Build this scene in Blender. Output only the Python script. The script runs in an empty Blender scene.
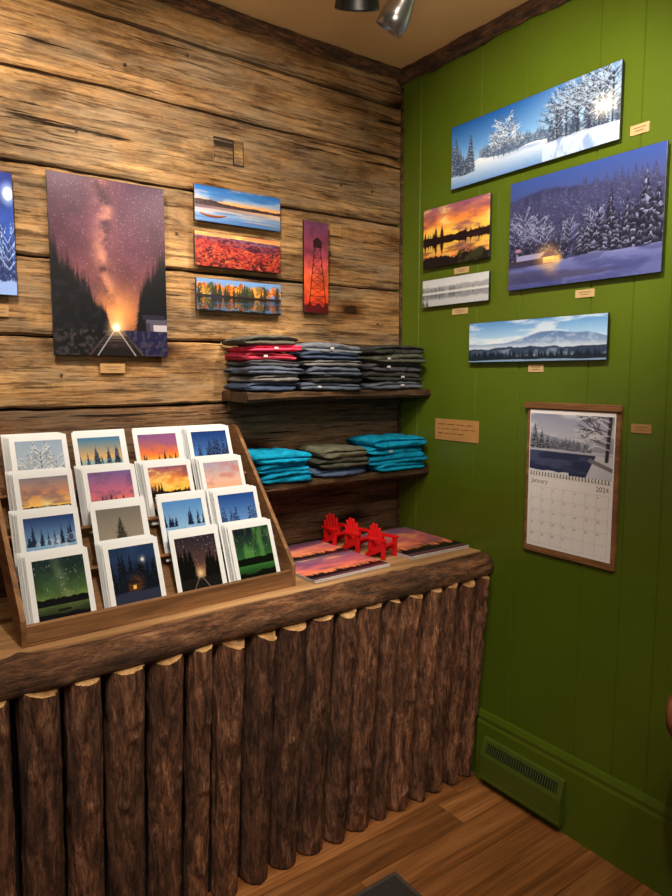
import bpy, bmesh, math, random
import numpy as np
from mathutils import Vector, Matrix, noise as mnoise
random.seed(7)
R = math.radians
SC = bpy.context.scene
COL = SC.collection
try:
    SC.view_settings.view_transform = 'Standard'
    SC.view_settings.look = 'None'
except Exception as e:
    print(e)

# ------------------------------------------------------------------ camera
CAM = Vector((-1.84, -2.08, 1.5)); HEAD = R(53.9); PITCH = R(-6.2); FPX = 673.0
cd = bpy.data.cameras.new('camera'); cam = bpy.data.objects.new('camera', cd); COL.objects.link(cam)
cd.sensor_width = 36; cd.lens = FPX/896*36; cd.clip_start = .02
cam.location = CAM; cam.rotation_euler = (R(90)+PITCH, 0, HEAD-R(90)); SC.camera = cam
FW = Vector((math.cos(HEAD), math.sin(HEAD), 0)); RT = Vector((math.sin(HEAD), -math.cos(HEAD), 0)); UPV = Vector((0,0,1))
def ray(u, v):
    dx, dy = u-336, 448-v
    f = FPX*math.cos(PITCH) - dy*math.sin(PITCH); up = FPX*math.sin(PITCH) + dy*math.cos(PITCH)
    return FW*f + RT*dx + UPV*up
def hit(u, v, ax, val):
    d = ray(u, v); t = (val-CAM[ax])/d[ax]
    return CAM + d*t

# ------------------------------------------------------------------ materials
def lin(c):
    return tuple((x/255/12.92 if x/255 <= .04045 else ((x/255+.055)/1.055)**2.4) for x in c)
def newmat(name):
    m = bpy.data.materials.new(name); m.use_nodes = True
    nt = m.node_tree; b = nt.nodes['Principled BSDF']
    return m, nt, b
def N(nt, t, **k):
    n = nt.nodes.new(t)
    for a, v in k.items():
        if a in n.inputs.keys(): n.inputs[a].default_value = v
        else: setattr(n, a, v)
    return n
def ramp(nt, stops):
    r = nt.nodes.new('ShaderNodeValToRGB'); e = r.color_ramp.elements
    while len(e) < len(stops): e.new(.5)
    for i, (p, c) in enumerate(stops):
        e[i].position = p; e[i].color = (*c, 1)
    return r
def plain(name, rgb, rough=.5, metal=0, var=.12, scale=30, bump=0, spec=.5, emit=0):
    m, nt, b = newmat(name); L = nt.links
    tc = N(nt, 'ShaderNodeTexCoord'); n = N(nt, 'ShaderNodeTexNoise', Scale=scale, Detail=4.0)
    L.new(tc.outputs['Object'], n.inputs['Vector'])
    c = lin(rgb)
    r = ramp(nt, [(.25, tuple(x*(1-var) for x in c)), (.75, tuple(min(1, x*(1+var)) for x in c))])
    L.new(n.outputs['Fac'], r.inputs['Fac']); L.new(r.outputs['Color'], b.inputs['Base Color'])
    b.inputs['Roughness'].default_value = rough; b.inputs['Metallic'].default_value = metal
    b.inputs['Specular IOR Level'].default_value = spec
    if bump:
        bp = N(nt, 'ShaderNodeBump', Strength=bump, Distance=.004); L.new(n.outputs['Fac'], bp.inputs['Height']); L.new(bp.outputs['Normal'], b.inputs['Normal'])
    if emit:
        b.inputs['Emission Color'].default_value = (*c, 1); b.inputs['Emission Strength'].default_value = emit
    return m
def coords(nt, per_island=True):
    L = nt.links; tc = N(nt, 'ShaderNodeTexCoord')
    src = N(nt, 'ShaderNodeNewGeometry').outputs['Random Per Island'] if per_island else N(nt, 'ShaderNodeObjectInfo').outputs['Random']
    sc = N(nt, 'ShaderNodeVectorMath', operation='SCALE'); sc.inputs[0].default_value = (31.7, 17.3, 23.9); L.new(src, sc.inputs['Scale'])
    ad = N(nt, 'ShaderNodeVectorMath', operation='ADD'); L.new(tc.outputs['Object'], ad.inputs[0]); L.new(sc.outputs[0], ad.inputs[1])
    return ad, src
def mapper(nt, ad, axis):
    def mp(sa, sx):
        mm = N(nt, 'ShaderNodeMapping'); s = [sx]*3; s[axis] = sa; mm.inputs['Scale'].default_value = s
        nt.links.new(ad.outputs[0], mm.inputs['Vector']); return mm
    return mp
def mult(nt, a, bcol, fac):
    x = N(nt, 'ShaderNodeMixRGB', blend_type='MULTIPLY'); x.inputs[0].default_value = fac
    nt.links.new(a, x.inputs[1]); nt.links.new(bcol, x.inputs[2]); return x.outputs[0]
def wood(name, cols, axis=0, a=1.0, c=14.0, rough=.65, bump=.35, knots=True, crack=.5, isl=.3, spec=.3, dist=.5):
    m, nt, b = newmat(name); L = nt.links
    ad, src = coords(nt); mp = mapper(nt, ad, axis)
    n1 = N(nt, 'ShaderNodeTexNoise', Scale=1.0, Detail=7.0, Roughness=.62, Distortion=dist); L.new(mp(a, c).outputs[0], n1.inputs['Vector'])
    r1 = ramp(nt, [(.28, lin(cols[0])), (.5, lin(cols[1])), (.72, lin(cols[2]))]); L.new(n1.outputs['Fac'], r1.inputs['Fac'])
    n2 = N(nt, 'ShaderNodeTexNoise', Scale=1.0, Detail=3.0, Roughness=.7); L.new(mp(a*2.5, c*9).outputs[0], n2.inputs['Vector'])
    r2 = ramp(nt, [(.3, (.45,)*3), (.62, (1.1,)*3)]); L.new(n2.outputs['Fac'], r2.inputs['Fac'])
    out = mult(nt, r1.outputs[0], r2.outputs[0], .7)
    n3 = N(nt, 'ShaderNodeTexNoise', Scale=1.0, Detail=5.0, Roughness=.6, Distortion=.4); L.new(mp(a*.55, c*2.2).outputs[0], n3.inputs['Vector'])
    r3 = ramp(nt, [(.325, (.12, .08, .05)), (.36, (1, 1, 1))]); L.new(n3.outputs['Fac'], r3.inputs['Fac'])
    out = mult(nt, out, r3.outputs[0], crack)
    if knots:
        v = N(nt, 'ShaderNodeTexVoronoi', Scale=1.0); L.new(mp(2.3, 5.5).outputs[0], v.inputs['Vector'])
        rk = ramp(nt, [(.035, (.1, .055, .03)), (.085, (.5, .38, .28)), (.13, (1, 1, 1))]); L.new(v.outputs['Distance'], rk.inputs['Fac'])
        out = mult(nt, out, rk.outputs[0], .8)
    mr = N(nt, 'ShaderNodeMapRange'); mr.inputs['To Min'].default_value = 1-isl; mr.inputs['To Max'].default_value = 1+isl
    L.new(src, mr.inputs['Value'])
    hs = N(nt, 'ShaderNodeHueSaturation'); L.new(mr.outputs[0], hs.inputs['Value']); L.new(out, hs.inputs['Color'])
    L.new(hs.outputs[0], b.inputs['Base Color'])
    b.inputs['Roughness'].default_value = rough; b.inputs['Specular IOR Level'].default_value = spec
    ma = N(nt, 'ShaderNodeMath', operation='ADD'); L.new(n2.outputs['Fac'], ma.inputs[0]); L.new(r3.outputs[0], ma.inputs[1])
    bp = N(nt, 'ShaderNodeBump', Strength=bump, Distance=.004); L.new(ma.outputs[0], bp.inputs['Height']); L.new(bp.outputs['Normal'], b.inputs['Normal'])
    return m
def barn(name, cols, grey, axis=0, isl=.2, bump=.8):
    """weathered barn board: tone patches, crisp straight grain, hairline cracks, knots"""
    m, nt, b = newmat(name); L = nt.links
    ad, src = coords(nt); mp = mapper(nt, ad, axis)
    n0 = N(nt, 'ShaderNodeTexNoise', Scale=1.0, Detail=10.0, Roughness=.72); L.new(mp(2.2, 7).outputs[0], n0.inputs['Vector'])
    r0 = ramp(nt, [(.34, lin(cols[0])), (.5, lin(cols[1])), (.66, lin(cols[2]))]); L.new(n0.outputs['Fac'], r0.inputs['Fac'])
    ng = N(nt, 'ShaderNodeTexNoise', Scale=1.0, Detail=10.0, Roughness=.76); L.new(mp(1.8, 7).outputs[0], ng.inputs['Vector'])
    rg = ramp(nt, [(.44, (0, 0, 0)), (.57, (.9, .9, .9))]); L.new(ng.outputs['Fac'], rg.inputs['Fac'])
    xg = N(nt, 'ShaderNodeMixRGB'); L.new(rg.outputs[0], xg.inputs[0]); L.new(r0.outputs[0], xg.inputs[1]); xg.inputs[2].default_value = (*lin(grey), 1)
    n1 = N(nt, 'ShaderNodeTexNoise', Scale=1.0, Detail=12.0, Roughness=.82, Distortion=.3); L.new(mp(2.6, 44).outputs[0], n1.inputs['Vector'])
    r1 = ramp(nt, [(.39, (.36, .31, .26)), (.49, (.84, .82, .80)), (.62, (1.12,)*3)]); L.new(n1.outputs['Fac'], r1.inputs['Fac'])
    out = mult(nt, xg.outputs[0], r1.outputs[0], .85)
    n2 = N(nt, 'ShaderNodeTexNoise', Scale=1.0, Detail=5.0, Roughness=.75); L.new(mp(6, 150).outputs[0], n2.inputs['Vector'])
    r2 = ramp(nt, [(.39, (.5,)*3), (.55, (1.08,)*3)]); L.new(n2.outputs['Fac'], r2.inputs['Fac'])
    out = mult(nt, out, r2.outputs[0], .6)
    n4 = N(nt, 'ShaderNodeTexNoise', Scale=1.0, Detail=9.0, Roughness=.8, Distortion=.2); L.new(mp(4, 80).outputs[0], n4.inputs['Vector'])   # crisp fibres
    r4 = ramp(nt, [(.415, (.34, .27, .22)), (.45, (1, 1, 1))]); L.new(n4.outputs['Fac'], r4.inputs['Fac'])
    out = mult(nt, out, r4.outputs[0], .8)
    n3 = N(nt, 'ShaderNodeTexNoise', Scale=1.0, Detail=9.0, Roughness=.66, Distortion=.25); L.new(mp(.9, 22).outputs[0], n3.inputs['Vector'])
    r3 = ramp(nt, [(.36, (.05, .034, .022)), (.378, (1, 1, 1))]); L.new(n3.outputs['Fac'], r3.inputs['Fac'])
    out = mult(nt, out, r3.outputs[0], .93)
    nb = N(nt, 'ShaderNodeTexNoise', Scale=1.0, Detail=10.0, Roughness=.75); L.new(mp(3.4, 10).outputs[0], nb.inputs['Vector'])   # dark stains
    rb = ramp(nt, [(.37, (.40, .34, .29)), (.49, (1, 1, 1))]); L.new(nb.outputs['Fac'], rb.inputs['Fac'])
    out = mult(nt, out, rb.outputs[0], .8)
    v = N(nt, 'ShaderNodeTexVoronoi', Scale=1.0); L.new(mp(2.6, 5.6).outputs[0], v.inputs['Vector'])
    rv = N(nt, 'ShaderNodeSeparateColor'); L.new(v.outputs['Color'], rv.inputs[0])
    gt = N(nt, 'ShaderNodeMath', operation='GREATER_THAN'); L.new(rv.outputs[0], gt.inputs[0]); gt.inputs[1].default_value = .38
    nk = N(nt, 'ShaderNodeTexNoise', Scale=60.0, Detail=3.0); L.new(ad.outputs[0], nk.inputs['Vector'])
    ak = N(nt, 'ShaderNodeMath', operation='MULTIPLY_ADD'); L.new(nk.outputs['Fac'], ak.inputs[0]); ak.inputs[1].default_value = .07; L.new(v.outputs['Distance'], ak.inputs[2])
    rk = ramp(nt, [(.10, (.08, .05, .03)), (.135, (.34, .23, .15)), (.21, (.72, .64, .56)), (.30, (1, 1, 1))]); L.new(ak.outputs[0], rk.inputs['Fac'])
    xk = N(nt, 'ShaderNodeMixRGB', blend_type='MULTIPLY'); L.new(gt.outputs[0], xk.inputs[0]); L.new(out, xk.inputs[1]); L.new(rk.outputs[0], xk.inputs[2])
    mr = N(nt, 'ShaderNodeMapRange'); mr.inputs['To Min'].default_value = 1-isl; mr.inputs['To Max'].default_value = 1+isl; L.new(src, mr.inputs['Value'])
    hs = N(nt, 'ShaderNodeHueSaturation'); L.new(mr.outputs[0], hs.inputs['Value']); L.new(xk.outputs[0], hs.inputs['Color'])
    L.new(hs.outputs[0], b.inputs['Base Color']); b.inputs['Roughness'].default_value = .72; b.inputs['Specular IOR Level'].default_value = .2
    ma = N(nt, 'ShaderNodeMath', operation='ADD'); L.new(n1.outputs['Fac'], ma.inputs[0]); L.new(r3.outputs[0], ma.inputs[1])
    mb = N(nt, 'ShaderNodeMath', operation='MULTIPLY_ADD'); L.new(r4.outputs[0], mb.inputs[0]); mb.inputs[1].default_value = .35; L.new(ma.outputs[0], mb.inputs[2])
    bp = N(nt, 'ShaderNodeBump', Strength=bump, Distance=.006); L.new(mb.outputs[0], bp.inputs['Height']); L.new(bp.outputs['Normal'], b.inputs['Normal'])
    return m
def bark(name, cols, axis=2, bump=.9, rough=.6, knot=.5, f=1.0):
    m, nt, b = newmat(name); L = nt.links
    ad, src = coords(nt, False); mp = mapper(nt, ad, axis)
    n1 = N(nt, 'ShaderNodeTexNoise', Scale=1.0, Detail=10.0, Roughness=.8, Distortion=.6); L.new(mp(10*f, 44*f).outputs[0], n1.inputs['Vector'])
    r1 = ramp(nt, [(.38, lin(cols[0])), (.46, lin(cols[1])), (.54, lin(cols[2])), (.63, lin(cols[3]))]); L.new(n1.outputs['Fac'], r1.inputs['Fac'])
    n2 = N(nt, 'ShaderNodeTexNoise', Scale=1.0, Detail=6.0, Roughness=.78); L.new(mp(34, 150).outputs[0], n2.inputs['Vector'])
    r2 = ramp(nt, [(.40, (.28,)*3), (.54, (1.15,)*3)]); L.new(n2.outputs['Fac'], r2.inputs['Fac'])
    out = mult(nt, r1.outputs[0], r2.outputs[0], .7)
    n3 = N(nt, 'ShaderNodeTexNoise', Scale=1.0, Detail=6.0, Roughness=.65); L.new(mp(3.2, 10).outputs[0], n3.inputs['Vector'])
    r3 = ramp(nt, [(.38, (.5, .45, .42)), (.58, (1.25, 1.14, 1.05))]); L.new(n3.outputs['Fac'], r3.inputs['Fac'])
    out = mult(nt, out, r3.outputs[0], .9)
    n5 = N(nt, 'ShaderNodeTexNoise', Scale=1.0, Detail=8.0, Roughness=.7); L.new(mp(4, 16).outputs[0], n5.inputs['Vector'])       # peeled patches
    r5 = ramp(nt, [(.60, (0, 0, 0)), (.64, (.55,)*3)]); L.new(n5.outputs['Fac'], r5.inputs['Fac'])
    x5 = N(nt, 'ShaderNodeMixRGB'); L.new(r5.outputs[0], x5.inputs[0]); L.new(out, x5.inputs[1]); x5.inputs[2].default_value = (*lin((156, 104, 74)), 1)
    v = N(nt, 'ShaderNodeTexVoronoi', Scale=1.0); L.new(mp(5, 10).outputs[0], v.inputs['Vector'])
    ak = N(nt, 'ShaderNodeMath', operation='MULTIPLY_ADD'); L.new(n2.outputs['Fac'], ak.inputs[0]); ak.inputs[1].default_value = .16; L.new(v.outputs['Distance'], ak.inputs[2])
    fk = ramp(nt, [(.10, (knot,)*3), (.15, (0, 0, 0))]); L.new(ak.outputs[0], fk.inputs['Fac'])
    x2 = N(nt, 'ShaderNodeMixRGB'); L.new(fk.outputs[0], x2.inputs[0]); L.new((x5 if knot else None).outputs[0] if knot else out, x2.inputs[1]); x2.inputs[2].default_value = (*lin((180, 144, 114)), 1)
    mr = N(nt, 'ShaderNodeMapRange'); mr.inputs['To Min'].default_value = .75; mr.inputs['To Max'].default_value = 1.3; L.new(src, mr.inputs['Value'])
    hs = N(nt, 'ShaderNodeHueSaturation'); L.new(mr.outputs[0], hs.inputs['Value']); L.new(x2.outputs[0], hs.inputs['Color'])
    L.new(hs.outputs[0], b.inputs['Base Color']); b.inputs['Roughness'].default_value = rough
    ma = N(nt, 'ShaderNodeMath', operation='ADD'); L.new(n1.outputs['Fac'], ma.inputs[0]); L.new(n2.outputs['Fac'], ma.inputs[1])
    bp = N(nt, 'ShaderNodeBump', Strength=bump, Distance=.012); L.new(ma.outputs[0], bp.inputs['Height']); L.new(bp.outputs['Normal'], b.inputs['Normal'])
    return m
def attrmat(name, rough=.4, spec=.35):
    m, nt, b = newmat(name)
    a = N(nt, 'ShaderNodeVertexColor', layer_name='Col'); nt.links.new(a.outputs['Color'], b.inputs['Base Color'])
    b.inputs['Roughness'].default_value = rough; b.inputs['Specular IOR Level'].default_value = spec
    return m

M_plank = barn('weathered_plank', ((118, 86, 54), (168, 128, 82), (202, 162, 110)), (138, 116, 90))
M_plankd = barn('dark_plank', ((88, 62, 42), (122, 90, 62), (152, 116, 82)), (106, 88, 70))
M_ceil = plain('ceiling_panel', (212, 174, 122), rough=.7, var=.08, scale=2.5, spec=.2)
M_trim = bark('bark_trim', ((34, 23, 16), (72, 48, 32), (110, 76, 50), (138, 98, 66)), 0, knot=0)
M_trimy = bark('bark_trim_side', ((30, 20, 14), (66, 44, 29), (102, 70, 46), (130, 92, 62)), 1, knot=0)
M_bark = bark('log_bark', ((48, 29, 21), (108, 71, 52), (152, 106, 78), (202, 156, 122)), 2, bump=.95, knot=.7)
M_rail = bark('rail_bark', ((58, 37, 25), (112, 76, 52), (150, 106, 74), (188, 146, 108)), 0, bump=1.0, knot=.4, f=.8)
M_cut = wood('cut_wood', ((140, 96, 60), (198, 152, 100), (226, 186, 134)), 1, a=4, c=30, knots=False, crack=.2, isl=.05)
M_top = wood('countertop_wood', ((128, 94, 60), (180, 138, 94), (206, 166, 118)), 0, a=1.2, c=20, crack=.3, isl=.1)
M_shelf = barn('shelf_wood', ((60, 42, 28), (98, 70, 46), (134, 100, 66)), (90, 72, 54))
M_rack = wood('rack_wood', ((92, 62, 38), (136, 96, 60), (166, 124, 82)), 0, a=2, c=26, knots=False, crack=.25, isl=.1)
M_racky = wood('rack_side_wood', ((92, 62, 38), (136, 96, 60), (166, 124, 82)), 1, a=3, c=26, knots=False, crack=.25, isl=.1)
M_floor = wood('laminate_floor', ((92, 56, 28), (146, 94, 52), (182, 126, 76)), 0, a=1.3, c=22, rough=.28, knots=False, crack=.55, isl=.25, bump=.06, spec=.5)
M_board = wood('calendar_board', ((86, 56, 34), (130, 90, 56), (158, 114, 74)), 0, a=3, c=24, knots=False, crack=.2, isl=.05)
M_stool = wood('stool_wood', ((96, 58, 34), (132, 84, 50), (160, 108, 70)), 0, a=4, c=20, knots=False, crack=.3, isl=.05)
M_green = plain('green_paint', (80, 98, 20), rough=.3, var=.08, scale=5, bump=.07, spec=.5)
M_greenv = plain('green_metal', (76, 92, 28), rough=.38, var=.05)
M_dark = plain('dark_slot', (14, 14, 12), rough=.8)
M_gap = plain('dark_gap', (24, 15, 10), rough=.9)
M_black = plain('black_metal', (20, 20, 22), rough=.4, var=.05)
M_silver = plain('brushed_silver', (140, 140, 142), rough=.28, metal=.9, var=.05, scale=80)
M_lamp = plain('lamp_face', (255, 225, 180), rough=.5, emit=.8)
M_white = plain('white_card', (224, 229, 234), rough=.22, var=.015)
M_paper = plain('calendar_paper', (236, 236, 240), rough=.6, var=.015)
M_ink = plain('ink', (104, 104, 116), rough=.7)
M_inkl = plain('pale_ink', (188, 190, 198), rough=.7)
M_tag = plain('kraft_tag', (160, 122, 74), rough=.7, var=.08)
M_kraft = plain('kraft_paper', (172, 126, 70), rough=.8, var=.1, scale=18, bump=.1)
M_tagp = plain('pale_tag', (184, 156, 110), rough=.7, var=.07)
M_brownink = plain('brown_ink', (74, 48, 28), rough=.8)
M_tagink = plain('tag_ink', (116, 88, 56), rough=.8)
M_edge = plain('print_edge', (24, 24, 28), rough=.4)
M_edgew = plain('sheet_edge', (200, 192, 190), rough=.5)
M_red = plain('red_paint', (212, 16, 22), rough=.32, var=.05)
M_mat = plain('floor_mat_fabric', (48, 44, 42), rough=.95, var=.35, scale=160, bump=.5)
M_matr = plain('floor_mat_rim', (72, 66, 60), rough=.7, var=.1)
M_wire = plain('spiral_wire', (40, 42, 48), rough=.35, metal=.7)
M_pic = attrmat('printed_picture', .34, .3)
M_cardpic = attrmat('sleeved_picture', .18, .5)
FAB = {}
def fabric(rgb):
    if rgb not in FAB: FAB[rgb] = plain('jersey_fabric', rgb, rough=.95, var=.3, scale=38, bump=.4, spec=.1)
    return FAB[rgb]

# ------------------------------------------------------------------ mesh helpers
def obj(name, bm, mat, parent=None, smooth=False):
    me = bpy.data.meshes.new(name); bmesh.ops.recalc_face_normals(bm, faces=bm.faces[:]) ; bm.to_mesh(me); bm.free()
    o = bpy.data.objects.new(name, me); COL.objects.link(o)
    if mat:
        for q in (mat if isinstance(mat, (list, tuple)) else [mat]): me.materials.append(q)
    if smooth:
        for p in me.polygons: p.use_smooth = True
    if parent: o.parent = parent
    return o
def tag(o, label, cat, group=None):
    o['label'] = label; o['category'] = cat
    if group: o['group'] = group
    return o
def thing(name, label, cat, loc=(0,0,0), rot=(0,0,0), group=None):
    o = bpy.data.objects.new(name, None); COL.objects.link(o); o.empty_display_size = .05
    o.location = loc; o.rotation_euler = rot
    return tag(o, label, cat, group)
def struct(name, bm, mat, smooth=False):
    o = obj(name, bm, mat, None, smooth); o['kind'] = 'structure'; return o
def dup(root, loc, rot, label, group=None):
    r = root.copy(); COL.objects.link(r); r.location = loc; r.rotation_euler = rot; r['label'] = label
    if group: r['group'] = group
    for ch in list(root.children):
        c = ch.copy(); COL.objects.link(c); c.parent = r
        for g in list(ch.children):
            d = g.copy(); COL.objects.link(d); d.parent = c
    return r
def box(bm, c, s, bev=0, M=None, seg=2, mi=0):
    vs = []
    for k in range(8):
        p = Vector((c[0]+s[0]*(.5 if k & 1 else -.5), c[1]+s[1]*(.5 if k & 2 else -.5), c[2]+s[2]*(.5 if k & 4 else -.5)))
        vs.append(bm.verts.new(M @ p if M else p))
    fs = [bm.faces.new([vs[i] for i in f]) for f in ((0,2,3,1),(4,5,7,6),(0,1,5,4),(2,6,7,3),(0,4,6,2),(1,3,7,5))]
    for f in fs: f.material_index = mi
    if bev:
        es = list({e for f in fs for e in f.edges})
        bmesh.ops.bevel(bm, geom=es, offset=bev, segments=seg, affect='EDGES', profile=.5)
def prism(bm, poly, x0, x1, M=None):
    A = [bm.verts.new((M or Matrix()) @ Vector((x0, y, z))) for y, z in poly]; B = [bm.verts.new((M or Matrix()) @ Vector((x1, y, z))) for y, z in poly]
    bm.faces.new(A); bm.faces.new(B[::-1])
    for i in range(len(poly)):
        j = (i+1) % len(poly); bm.faces.new((A[i], A[j], B[j], B[i]))
def tube(bm, pts, rad, seg=10, amp=0, nf=8, cap=True, shape=None):
    pts = [Vector(p) for p in pts]; rings = []
    for i, p in enumerate(pts):
        t = (pts[min(i+1, len(pts)-1)]-pts[max(i-1, 0)]).normalized()
        a = Vector((0,0,1)) if abs(t.z) < .9 else Vector((1,0,0))
        u = t.cross(a).normalized(); w = u.cross(t)
        r = rad[i] if hasattr(rad, '__len__') else rad
        ring = []
        for k in range(seg):
            th = 2*math.pi*k/seg; d = u*math.cos(th)+w*math.sin(th)
            rr = r*(1+amp*mnoise.noise((p+d*r)*nf)) if amp else r
            if shape: rr *= shape(p, th)
            ring.append(bm.verts.new(p+d*rr))
        rings.append(ring)
    for a, b in zip(rings, rings[1:]):
        for k in range(seg):
            bm.faces.new((a[k], a[(k+1) % seg], b[(k+1) % seg], b[k]))
    if cap: bm.faces.new(rings[0][::-1]); bm.faces.new(rings[-1])
    return rings
def lathe(bm, prof, seg=24, M=None):
    M = M or Matrix(); rings = []
    for r, z in prof:
        rings.append([bm.verts.new(M @ Vector((r*math.cos(2*math.pi*k/seg), r*math.sin(2*math.pi*k/seg), z))) for k in range(seg)])
    for a, b in zip(rings, rings[1:]):
        for k in range(seg): bm.faces.new((a[k], a[(k+1) % seg], b[(k+1) % seg], b[k]))
    bm.faces.new(rings[0][::-1]); bm.faces.new(rings[-1])
def text_into(bm, s, x, y, size, z, align='LEFT'):
    cu = bpy.data.curves.new('t', 'FONT'); cu.body = s; cu.size = size; cu.align_x = align; cu.resolution_u = 3
    o = bpy.data.objects.new('t', cu); COL.objects.link(o)
    dg = bpy.context.evaluated_depsgraph_get(); me = bpy.data.meshes.new_from_object(o.evaluated_get(dg))
    me.transform(Matrix.Translation((x, y, z))); bm.from_mesh(me)
    bpy.data.objects.remove(o); bpy.data.curves.remove(cu); bpy.data.meshes.remove(me)
def picture(name, im, x0, x1, y0, y1, z, parent, mat=None, gain=1.0):
    H, W = im.shape[:2]
    rr = np.random.RandomState(H*W); im = np.clip(im*gain, 0, 1)*(1+.08*(rr.rand(H, W, 1)-.5))      # fine photographic grain
    xs, ys = np.meshgrid(np.linspace(x0, x1, W), np.linspace(y0, y1, H))
    co = np.stack([xs, ys, np.full_like(xs, z)], -1).reshape(-1, 3)
    idx = np.arange(H*W).reshape(H, W)
    q = np.stack([idx[:-1, :-1], idx[:-1, 1:], idx[1:, 1:], idx[1:, :-1]], -1).reshape(-1, 4)
    me = bpy.data.meshes.new(name); me.from_pydata(co.tolist(), [], q.tolist())
    im = np.clip(im, 0, 1); l = np.where(im <= .04045, im/12.92, ((im+.055)/1.055)**2.4)
    col = np.concatenate([l.reshape(-1, 3), np.ones((H*W, 1))], 1).astype(np.float32)
    ca = me.color_attributes.new('Col', 'FLOAT_COLOR', 'POINT'); ca.data.foreach_set('color', col.ravel())
    me.materials.append(mat or M_pic); me.update()
    o = bpy.data.objects.new(name, me); COL.objects.link(o); o.parent = parent
    return o

# ------------------------------------------------------------------ painter for printed pictures
class Cv:
    def __init__(s, W, H, seed=0):
        s.W, s.H, s.A = W, H, W/H
        s.X, s.Y = np.meshgrid(np.linspace(0, 1, W), np.linspace(0, 1, H)); s.im = np.zeros((H, W, 3)); s.r = np.random.RandomState(seed)
        s.jit = s.fbm(46*s.A, 46, 2)
    def col(s, stops, T=None):
        T = s.Y if T is None else T
        return np.stack([np.interp(T, [p for p, _ in stops], [c[k]/255 for _, c in stops]) for k in range(3)], -1)
    def grad(s, stops, T=None): s.im = s.col(stops, T); return s
    def put(s, m, c):
        m = np.clip(np.asarray(m, float), 0, 1)[..., None]
        c = np.array(c)/255. if not (isinstance(c, np.ndarray) and c.ndim == 3) else c
        s.im = s.im*(1-m)+c*m; return s
    def mul(s, m): s.im = s.im*np.asarray(m)[..., None]; return s
    def fbm(s, fx, fy, o=4):
        t = np.zeros((s.H, s.W)); a = 1; tot = 0
        for k in range(o):
            gx, gy = fx*2**k, fy*2**k
            g = s.r.rand(int(gy)+3, int(gx)+3); x, y = s.X*gx, s.Y*gy
            xi, yi = x.astype(int), y.astype(int); xf, yf = x-xi, y-yi
            xf = xf*xf*(3-2*xf); yf = yf*yf*(3-2*yf)
            t += a*((g[yi, xi]*(1-xf)+g[yi, xi+1]*xf)*(1-yf)+(g[yi+1, xi]*(1-xf)+g[yi+1, xi+1]*xf)*yf); tot += a; a *= .55
        return t/tot
    def below(s, y, amp=0, f=10, soft=.01):
        n = s.fbm(f, 1, 4)[0:1, :] if amp else .5
        return np.clip((y+amp*(n-.5)*2-s.Y)/soft, 0, 1)
    def spruce(s, x, y, h, w, c, snow=None, k=9, sn=1.0):
        """conifer with ragged drooping tiers; snow lies in clumps on the tiers, lit from the left"""
        t = (s.Y-y)/h; dx = (s.X-x)*s.A; d = np.abs(dx)
        saw = ((1-t-d*.45/h)*k+.9*s.r.rand()+1.5*s.jit+.35*np.sign(dx)) % 1.0
        p = w*(1-t)*(.62+.34*saw)*(.9+.2*s.r.rand(s.H, 1))*(.7+.6*s.r.rand(s.H, s.W))
        m = np.clip((np.maximum(p, .004)-d)/.008, 0, 1)*((t > 0) & (t < 1)); s.put(m*.94, c)
        if snow is not None: s.put(m*np.clip((.58-saw)*2.2*sn, 0, 1)*np.clip((s.jit-.25)*2.4, .1, 1)*np.clip(1.0-dx/w*.6, .2, 1), snow)
    def row(s, y, h0, h1, n, c, snow=None, x0=0, x1=1, wr=.22, yj=.0, k=8):
        for i in range(n):
            h = h0+(h1-h0)*s.r.rand(); s.spruce(x0+(x1-x0)*s.r.rand(), y+yj*(s.r.rand()-.5), h, h*wr, c, snow, k)
    def blob(s, x, y, rx, ry, c, thr=.42, f=26, k=.9):
        e = ((s.X-x)*s.A/rx)**2+((s.Y-y)/ry)**2; n = s.fbm(f*s.A, f, 3)
        s.put(np.clip((n-thr-.3*(e-.3))*7, 0, 1)*(e < 1)*k, c)
    def glow(s, x, y, r, c, p=2.0, k=1):
        e = np.sqrt(((s.X-x)*s.A)**2+(s.Y-y)**2)/r; s.put(k*np.clip(1-e, 0, 1)**p, c)
    def line(s, x0, y0, x1, y1, w, c, k=1):
        ax, ay, bx, by = x0*s.A, y0, x1*s.A, y1; dx, dy = bx-ax, by-ay; L = dx*dx+dy*dy
        t = np.clip(((s.X*s.A-ax)*dx+(s.Y-ay)*dy)/L, 0, 1)
        d = np.hypot(s.X*s.A-ax-t*dx, s.Y-ay-t*dy); s.put(np.clip((w-d)/(w*.5), 0, 1)*k, c)
    def branches(s, x, y, L, a, w, c, n=3):
        x1, y1 = x+L*math.cos(a)/s.A, y+L*math.sin(a); s.line(x, y, x1, y1, w, c, .85)
        if n:
            for q in range(3): s.branches(x+(x1-x)*(.45+.25*q), y+(y1-y)*(.45+.25*q), L*.55, a+(s.r.rand()-.5)*1.7, w*.7, c, n-1)
    def tree(s, x, y, h, trunk, frost, n=9, spread=1.0):
        """bare broadleaf tree covered in frost, drawn as twigs"""
        s.line(x, y, x, y+h*.8, h*.02, trunk)
        for q in range(n):
            f = .25+.65*q/n; L = h*(.42-.25*f)*spread
            for sg in (-1, 1): s.branches(x, y+h*f, L, math.pi/2+sg*(.5+.5*s.r.rand()), h*.008, frost if q % 2 else trunk, 2)
    def reflect(s, y0, dark=.8, c=None):
        j0 = int(y0*(s.H-1)); jj = np.arange(j0)
        src = np.clip(2*j0-jj, 0, s.H-1); s.im[:j0] = s.im[src]*dark
    def stars(s, n, ymin=.3, c=(235, 225, 235), k=.3):
        xs = s.r.randint(0, s.W, n); ys = s.r.randint(int(ymin*s.H), s.H, n); b = k*s.r.rand(n, 1)**3*2.2; s.im[ys, xs] = s.im[ys, xs]*(1-b)+np.array(c)/255*b

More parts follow.
